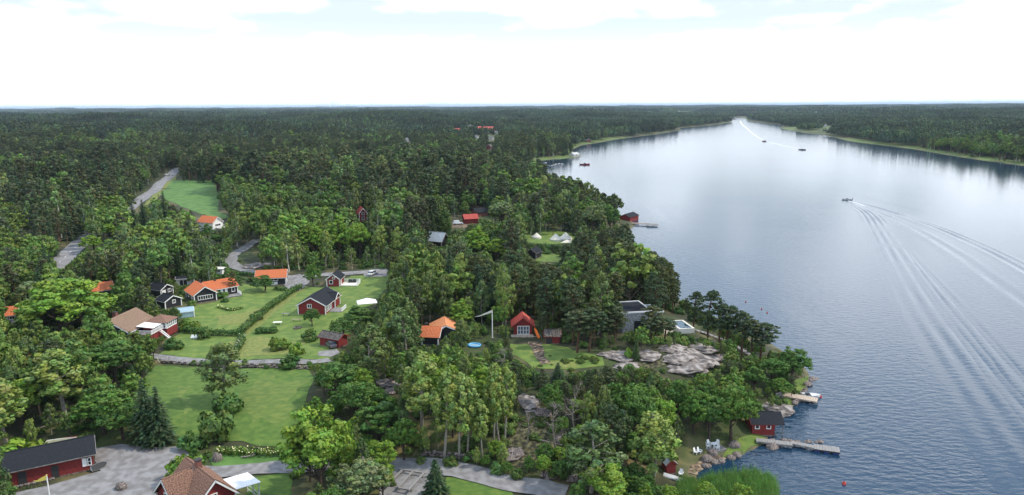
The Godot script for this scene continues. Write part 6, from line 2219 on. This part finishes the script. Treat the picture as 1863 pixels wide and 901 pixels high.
func build_objects() -> void:
	rng.seed = 55
	car("dark grey car parked beside the grey roofed shed", [602, 632], 0.55 + PI / 2, M.car_grey)
	car("white car parked on the gravel bay at the end of the lane", [678, 501], 1.25, M.car_white)
	car("white car driving along the country road", [304, 319], 0.9, M.car_white, false, "car")
	car("white van parked beside the far red cabin", [833, 409], 0.2, M.car_white, true, "parked_van")
	# jetties
	flat_dock("jetty", "weathered plank walkway on stones beside the boathouse", [[1376, 800], [1442, 808]], 1.5, M.grey_wood, 0.7)
	flat_dock("jetty", "narrow grey plank bridge leading to the floating jetty", [[1441, 805], [1482, 813]], 1.2, M.grey_wood, 0.6)
	flat_dock("floating_jetty", "floating jetty on blue pontoons at the end of the bridge", [[1481, 812.5], [1528, 819]], 2.1, M.grey_wood, 0.55, true)
	flat_dock("boat_dock", "broad pale wooden dock with a boat moored behind", [[1424, 717], [1488, 728]], 2.3, M.pale_wood, 0.75)
	boat("small white motorboat with a windscreen at the pale dock", at_height(1470, 722, 0.0), -0.14, 5.0, 2.0, M.boat_hull, M.boat_hull)
	flat_dock("pier", "long dark pier by the red boathouse in the water", [[1150, 406], [1182, 407]], 2.4, M.wood, 0.8)
	var pf := flat_dock("floating_jetty", "railed platform at the end of the long dark pier", [[1176, 408], [1197, 408]], 4.2, M.grey_wood, 0.8)
	for i in 6:
		var b := MB.new()
		b.box(Vector3(0.3 + i * 1.2, 1.35, 2.0), Vector3(0.08, 1.0, 0.08))
		b.box(Vector3(0.3 + i * 1.2, 1.35, -2.0), Vector3(0.08, 1.0, 0.08))
		part("rail_post", b, M.white, pf)
	flat_dock("jetty", "pale jetty in the bay behind the pines, with mooring boats", [[1122, 433], [1150, 435]], 1.6, M.wood, 0.6)
	flat_dock("jetty", "wide pale jetty in the bay behind the pines", [[1124, 439], [1150, 440]], 2.2, M.pale_wood, 0.6)
	boat("dark rowing boat between the two pale jetties", at_height(1140, 431, 0.0), 0.1, 5.0, 1.7, M.grey_wood, M.wood, false, 0.0, "rowing_boat")
	flat_dock("jetty", "far jetty with several small boats in the bay", [[972, 301], [1004, 301]], 2.0, M.grey_wood, 0.6)
	flat_dock("jetty", "short far jetty at an angle off the boats", [[1000, 302], [1022, 296.5]], 2.0, M.grey_wood, 0.6)
	for q in [[980, 297, 0.1], [990, 297, 0.4], [1007, 303, -0.5], [1014, 299, 0.5], [1020, 299.5, 0.3]]:
		boat("small boat moored at the far jetty in the bay", at_height(q[0], q[1], 0.0), q[2], 6.0, 2.2, M.boat_hull, M.boat_hull, true, 0.0, "motorboat", "boats at the far jetty")
	boat("dark red motor cruiser anchored out in the bay", at_height(1064, 300, 0.0), 0.05, 10.5, 3.0, M.boat_red, M.offwhite, true, 4.0)
	boat("speedboat throwing up a long curved wake", at_height(1541, 364, 0.0), 2.75, 6.0, 2.3, M.boat_hull, M.tar)
	boat("distant motorboat speeding out of the narrows", at_height(1391, 257.5, 0.0), -1.15, 9.0, 3.2, M.boat_red, M.tar)
	boat("distant sailing boat under engine with a bare mast", at_height(1460, 273, 0.0), -0.6, 9.0, 3.2, M.tar, M.tar, true, 11.0, "sailing_boat")
	boat("tiny boat in the far narrows", at_height(1337, 217.4, 0.0), 0.3, 16.0, 5.0, M.boat_red, M.tar, false)
	# buoys
	for q in [[1536, 880, 0.34, "round red mooring buoy off the reeds"], [1493, 722, 0.34, "dark red buoy beside the pale dock"], [1357, 549, 0.22, "small red buoy off the pine point, farthest out"], [1386, 562, 0.22, "small red buoy off the pine point, middle of three"], [1396, 569, 0.22, "small red buoy off the pine point, next to the pines"]]:
		var p := at_height(q[0], q[1], 0.1)
		var o := thing("buoy", q[3], "buoy", p)
		var b := MB.new()
		var r: float = q[2]
		b.tube([Vector3(0, -r, 0), Vector3(0, -r * 0.7, 0), Vector3(0, 0, 0), Vector3(0, r * 0.7, 0), Vector3(0, r, 0)], [r * 0.1, r * 0.7, r, r * 0.7, r * 0.12], 12)
		part("float", b, M.buoy_red, o)
		b = MB.new()
		b.tube([Vector3(0, r, 0), Vector3(0, r + 0.14, 0)], [0.05, 0.05], 6)
		part("ring", b, M.tar, o)
	# wakes
	wake([[1546, 364], [1600, 379], [1680, 405], [1770, 442], [1863, 488], [1960, 545], [2150, 660]], 14.0, 0.36, 3, M.water, "sharp outer wave of the speedboat wake")
	wake([[1544, 366], [1600, 388], [1660, 415], [1740, 462], [1800, 505], [1900, 575], [2050, 680]], 15.0, 0.4, 2, M.water, "inner wave of the speedboat wake")
	wake([[1542, 367], [1580, 388], [1610, 430], [1640, 480], [1690, 560], [1750, 640], [1830, 740], [1930, 860], [2060, 1000]], 25.0, 0.46, 5, M.water, "slow swell left behind by the speedboat")
	wake([[1652, 460], [1700, 520], [1760, 590], [1850, 700], [1950, 800], [2080, 930]], 16.0, 0.4, 3, M.water, "second swell beside the slow one")
	wake([[1543, 365], [1556, 369], [1580, 378]], 2.2, 0.25, 1, M.foam, "white foam streak behind the speedboat")
	wake([[1390, 256], [1372, 245], [1358, 233], [1350, 226], [1347, 220]], 5.0, 0.15, 1, M.foam, "white foam trail of the distant motorboat")
	wake([[1458, 273], [1430, 266], [1400, 259]], 2.5, 0.2, 1, M.foam, "pale trail of the distant sailing boat")
	# white chairs at the cove
	var dk := on_ground(1308, 824)
	var od := thing("deck_platform", "small grey wooden deck on the cove shore", "deck", Vector3(dk.x, dk.y, dk.z), 0.45)
	deck(od, "deck", Vector3(0, 0.4, -1.2), Vector3(3.4, 0.5, 2.6), M.grey_wood)
	var dy := dk + Vector3(0, 0.45, 0)
	var bs := Basis(Vector3.UP, 0.45)
	table(dy + bs * Vector3(0, 0, -1.3), 0.45, "white round table on the grey deck", 1.1, 1.1, M.plastic, true)
	for q in [[-1.0, -1.7, 1.1], [0.9, -1.6, -1.2], [0.0, -0.5, 3.1], [-0.3, -2.2, 0.1]]:
		chair(dy + bs * Vector3(q[0], 0, q[1]), q[2] + 0.45, "white plastic chair round the table on the deck", "chairs on the grey deck")
	for q in [[1266, 826, 0.9], [1273, 825, 0.9]]:
		chair(on_ground(q[0], q[1]) + Vector3(0, 0.05, 0), q[2], "white reclining chair on the cove bank above the boulders", "pair of reclining chairs")
	chair(on_ground(1239, 866) + Vector3(0, 0.05, 0), -0.4, "single white chair beside the tiny red hut")
	for q in [[1222, 871, "overturned white dinghy beside the hut, the longer"], [1236, 876, "overturned white dinghy beside the hut, the shorter"]]:
		var ub := boat(q[2], on_ground(q[0], q[1]) + Vector3(0, 0.5, 0), -0.5, 2.6 if q[0] == 1222 else 2.2, 1.2, M.boat_hull, M.boat_hull, false, 0.0, "dinghy")
		ub.rotation.x = PI
	keep_clear([[1256,812],[1335,800],[1338,838],[1270,848],[1212,885],[1208,835]], 130.0)
	# garden things
	chair(on_ground(350, 617), 0.2, "white garden chair before the clipped hedge, beside its twin", "pair of white garden chairs")
	chair(on_ground(356, 617), -0.1, "white garden chair before the clipped hedge, beside its twin", "pair of white garden chairs")
	table(on_ground(505, 591), 0.1, "pale garden table on the red cottage lawn", 2.2, 1.1, M.offwhite)
	table(on_ground(520, 575), 0.0, "wooden bench table beyond the pale one", 2.0, 0.6, M.grey_wood)
	table(on_ground(540, 586), 0.0, "low weathered plank trestle in the garden", 2.6, 0.4, M.wood)
	var pool := on_ground(863, 630)
	var po := thing("paddling_pool", "round blue inflatable paddling pool on the slope", "pool", pool)
	var pb := MB.new()
	for i in 20:
		var a := TAU * i / 20
		var a2 := TAU * (i + 1) / 20
		pb.tube([Vector3(cos(a) * 1.35, 0.22, sin(a) * 1.2), Vector3(cos(a2) * 1.35, 0.22, sin(a2) * 1.2)], [0.24, 0.24], 8)
	part("ring", pb, M.pool_blue, po)
	pb = MB.new()
	pb.tube([Vector3(0, 0.05, 0), Vector3(0, 0.2, 0)], [1.2, 1.2], 20)
	part("pool_water", pb, M.greenhouse, po)
	keep_clear([[850,622],[878,622],[878,636],[850,636]])
	var ring := thing("fire_ring", "round stone fire ring in the garden lawn", "fire ring", on_ground(541, 598))
	pb = MB.new()
	for i in 10:
		var a := TAU * i / 10
		pb.box(Vector3(cos(a) * 0.8, 0.2, sin(a) * 0.8), Vector3(0.42, 0.45, 0.32), Basis(Vector3.UP, -a))
	part("ring", pb, M.boulder, ring)
	# greenhouse
	var gh := on_ground(338, 579)
	var go := thing("greenhouse", "small glass greenhouse with white frame beside the black shed", "greenhouse", gh, 0.5)
	gable_body(go, Transform3D.IDENTITY, 4.2, 2.6, 1.7, 0.8, "x", M.greenhouse, M.greenhouse, M.white, {"tiles": false, "over": 0.1})
	# trampoline tent: white pavilion roof by the trees
	var pv := on_ground(668, 563)
	var pvo := thing("garden_pavilion", "white canvas garden pavilion half hidden by trees", "pavilion", pv, 0.3)
	pb = MB.new()
	var cc := [Vector3(-2.6, 2.1, 2.0), Vector3(2.6, 2.1, 2.0), Vector3(2.6, 2.1, -2.0), Vector3(-2.6, 2.1, -2.0)]
	for i in 4:
		pb.tri(cc[i], cc[(i + 1) % 4], Vector3(0, 3.2, 0))
	part("canopy", pb, M.white, pvo)
	for c in cc:
		pb = MB.new()
		pb.tube([c - Vector3(0, 2.2, 0), c], [0.05, 0.05], 5)
		part("post", pb, M.white, pvo)
	keep_clear([[655,546],[684,546],[684,558],[655,558]], 205.0)
	# bell tents
	for q in [[976, 434, 2.2, "cream bell tent behind the hedge, the smallest"], [1011, 438, 2.7, "cream bell tent in the middle of three"], [1029, 437, 3.0, "largest cream bell tent beside the awning"]]:
		var p := on_ground(q[0], q[1])
		var t := thing("bell_tent", q[3], "tent", p)
		var r: float = q[2]
		var tb := MB.new()
		for i in 16:
			var a := TAU * i / 16
			var a2 := TAU * (i + 1) / 16
			var e := Vector3(cos(a), 0, sin(a)) * r
			var e2 := Vector3(cos(a2), 0, sin(a2)) * r
			tb.tri(e2 + Vector3(0, 0.8, 0), e + Vector3(0, 0.8, 0), Vector3(0, r * 1.18, 0))
		part("canopy", tb, M.tent, t)
		tb = MB.new()
		for i in 16:
			var a := TAU * i / 16
			var a2 := TAU * (i + 1) / 16
			var e := Vector3(cos(a), 0, sin(a)) * r
			var e2 := Vector3(cos(a2), 0, sin(a2)) * r
			tb.quad(e2, e, e + Vector3(0, 0.8, 0), e2 + Vector3(0, 0.8, 0))
		part("wall", tb, M.tent, t)
		tb = MB.new()
		tb.tri(Vector3(-0.5, 0, r * 1.02), Vector3(0.5, 0, r * 1.02), Vector3(0, 1.6, r * 0.7))
		part("door", tb, M.offwhite, t)
		keep_clear([[q[0] - 12, q[1] - 14], [q[0] + 12, q[1] - 14], [q[0] + 12, q[1] + 2], [q[0] - 12, q[1] + 2]], Vector2(p.x, p.z).length() + 2.0)
	# awning sheet by the tents
	var aw := on_ground(1032, 445)
	var awo := thing("awning_sheet", "pale awning sheet spread before the largest bell tent", "awning", aw)
	pb = MB.new()
	pb.tri(Vector3(-3, 0.9, 0.6), Vector3(3, 0.9, 0.6), Vector3(0, 1.9, -1.2))
	part("sheet", pb, M.tent, awo)
	for x in [-2.9, 2.9]:
		pb = MB.new()
		pb.tube([Vector3(x, -0.1, 0.6), Vector3(x, 0.9, 0.6)], [0.05, 0.05], 5)
		part("pole", pb, M.wood, awo)
	flagpole([896, 617], 565, "white flagpole with a cream pennant on the cabin slope", M.tent, 4.2)
	keep_clear([[866,558],[902,558],[902,618],[888,618],[888,580],[866,580]], 176.0)
	flagpole([98, 965], 866, "white flagpole with a yellow pennant before the long barn", M.yellow, 2.0)
	var kay := boat("orange kayak leaning beside the red cabin steps", on_ground(976, 614) + Vector3(0, 0.9, 0), 1.9, 3.4, 0.65, M.kayak, M.kayak, false, 0.0, "kayak")
	kay.rotation.z = 0.5
	# wooden frame by the drive
	var fr := on_ground(735, 882)
	var fo := thing("timber_frame", "weathered open timber frame with long beams on the court", "frame", Vector3(fr.x, fr.y, fr.z), -0.32)
	for q in [[0.0, -2.9, 4.6, 0.24, 0.0], [-1.7, -0.2, 5.4, 0.28, PI / 2], [0.15, -0.2, 5.4, 0.28, PI / 2], [2.0, -0.2, 5.6, 0.34, PI / 2], [0.9, 2.4, 2.2, 0.22, 0.0]]:
		pb = MB.new()
		pb.box(Vector3(q[0], 0.75, q[1]), Vector3(q[2], 0.2, q[3]), Basis(Vector3.UP, q[4]))
		part("beam", pb, M.grey_wood, fo)
	for q in [[-1.7, -2.5], [0.15, -2.5], [2.0, -2.5], [2.0, 1.6], [0.15, 1.6], [-1.7, 1.6]]:
		pb = MB.new()
		pb.box(Vector3(q[0], 0.3, q[1]), Vector3(0.2, 0.75, 0.2))
		part("post", pb, M.grey_wood, fo)
	keep_clear([[712,852],[765,856],[760,895],[725,895]])
	# old boats behind the barn
	boat("old boat under a faded green cover behind the barn", on_ground(112, 812) + Vector3(0, 0.5, 0), 0.25, 4.6, 1.8, M.offwhite, M.canvas_green, false, 0.0, "covered_boat")
	boat("old boat with a brown cover behind the barn, next to the green one", on_ground(126, 809) + Vector3(0, 0.5, 0), 0.35, 4.4, 1.8, M.boat_red, M.pale_wood, false, 0.0, "covered_boat")
	keep_clear([[98,795],[136,795],[136,812],[98,812]], 128.0)
	var wb := boat("white dinghy leaning against the end of the barn", on_ground(180, 853) + Vector3(0, 0.4, 0), 1.0, 2.4, 1.1, M.boat_hull, M.tar, false, 0.0, "dinghy")
	wb.rotation.x = 0.9
	# utility pole with a stay
	var up := on_ground(318, 494)
	var uo := thing("utility_pole", "leaning wooden utility pole with a stay behind the hedge", "pole", up)
	pb = MB.new()
	pb.tube([Vector3(0, -0.3, 0), Vector3(-0.15, 5.4, 0)], [0.14, 0.11], 7)
	part("pole", pb, M.grey_wood, uo)
	pb = MB.new()
	pb.tube([Vector3(-2.2, 0, 0), Vector3(-0.1, 3.6, 0)], [0.06, 0.06], 5)
	part("stay", pb, M.grey_wood, uo)
	# white rails at the lane
	for q in [[288, 660, 0.9], [303, 660, -0.7]]:
		var ro := thing("rail_fence", "short white leaning rail at the lane corner", "fence", on_ground(q[0], q[1]), 0.4, "white rails at the lane")
		pb = MB.new()
		pb.box(Vector3(0, 0.6, 0), Vector3(0.14, 1.7, 0.1), Basis(Vector3.BACK, q[2] * 0.5))
		part("rail", pb, M.offwhite, ro)
		pb = MB.new()
		pb.box(Vector3(0.5, 0.4, 0), Vector3(0.12, 1.0, 0.12))
		part("post", pb, M.grey_wood, ro)
	# fallen logs
	for q in [[255, 668, 3.0, 0.5, "pale plank lying at the meadow corner"], [88, 778, 4.0, 0.6, "fallen pale log in the wood behind the barn"], [990, 806, 7.0, -0.6, "fallen white birch trunk on the rock slope"], [1003, 826, 3.0, -0.6, "short fallen log below the birch trunk"], [452, 834, 2.2, 0.1, "old grey log lying in the grass strip"], [1050, 860, 3.0, 0.2, "fallen branch under the weeping birch"]]:
		var p := on_ground(q[0], q[1])
		var lo := thing("fallen_log", q[4], "log", p + Vector3(0, 0.25, 0), q[3])
		pb = MB.new()
		pb.tube([Vector3(-q[2] / 2, 0, 0), Vector3(0, 0.12, 0.1), Vector3(q[2] / 2, 0.3, 0)], [0.16, 0.13, 0.06], 7)
		part("trunk", pb, M.dead_bark, lo)
		for i in 4:
			pb = MB.new()
			var s := Vector3(q[2] * (0.05 + 0.1 * i), 0.15, 0.05)
			pb.tube([s, s + Vector3(0.5, 0.5, 0.4 if i % 2 else -0.4)], [0.05, 0.015], 4)
			part("branch", pb, M.dead_bark, lo)
	# grey steps and path down to the lake on the point
	var sp := spline([[1262, 603], [1290, 612], [1325, 626], [1350, 640], [1372, 655]], 1.1)
	var so := thing("stairway", "long grey wooden stairway down the pine point", "stairs", sp[0])
	for i in sp.size():
		pb = MB.new()
		var p: Vector3 = sp[i] - sp[0]
		p.y = ground_y(sp[i].x, sp[i].z) - sp[0].y + 0.5
		pb.box(p, Vector3(1.0, 0.1, 1.4), Basis(Vector3.UP, 0.6))
		part("step", pb, M.grey_wood, so)
	var bn := thing("bench", "grey wooden bench on the shore rock by the dock", "bench", on_ground(1418, 728) + Vector3(0, 0.6, 0), 0.5)
	pb = MB.new()
	pb.box(Vector3(0, 0.42, 0), Vector3(1.7, 0.07, 0.5))
	part("seat", pb, M.grey_wood, bn)
	pb = MB.new()
	pb.box(Vector3(0, 0.75, -0.25), Vector3(1.7, 0.4, 0.06))
	part("backrest", pb, M.grey_wood, bn)
	for s in [-1, 1]:
		pb = MB.new()
		pb.box(Vector3(s * 0.7, 0.1, 0), Vector3(0.08, 0.65, 0.45))
		part("leg", pb, M.grey_wood, bn)
	# far mast on the horizon
	var tw := at_height(605, 198, 20.0)
	tw = Vector3(tw.x, 0, tw.z).normalized() * 9000.0
	tw.y = ground_y(tw.x, tw.z)
	var to := thing("radio_mast", "thin radio mast far off on the horizon", "mast", tw)
	pb = MB.new()
	pb.tube([Vector3(0, 0, 0), Vector3(0, 170, 0)], [1.6, 1.0], 5)
	part("mast", pb, M.grey_wall, to)

func _ready() -> void:
	setup_view()
	setup_terrain()
	setup_materials()
	M.rock_meshes = []
	for i in 5:
		M.rock_meshes.append(rock_mesh(60 + i))
	M.crag_meshes = []
	for i in 4:
		M.crag_meshes.append(rock_mesh(80 + i, true))
	M.stone_mesh = M.rock_meshes[0]
	print("ground ", Time.get_ticks_msec())
	build_setting()
	print("houses ", Time.get_ticks_msec())
	build_houses()
	print("objects ", Time.get_ticks_msec())
	build_objects()
	build_rocks()
	print("trees ", Time.get_ticks_msec())
	setup_trees()
	feature_trees()
	print("scatter ", Time.get_ticks_msec())
	scatter_near()
	print("mid ", Time.get_ticks_msec())
	scatter_mid()
	scatter_far()
	reeds()
	print("done ", Time.get_ticks_msec())
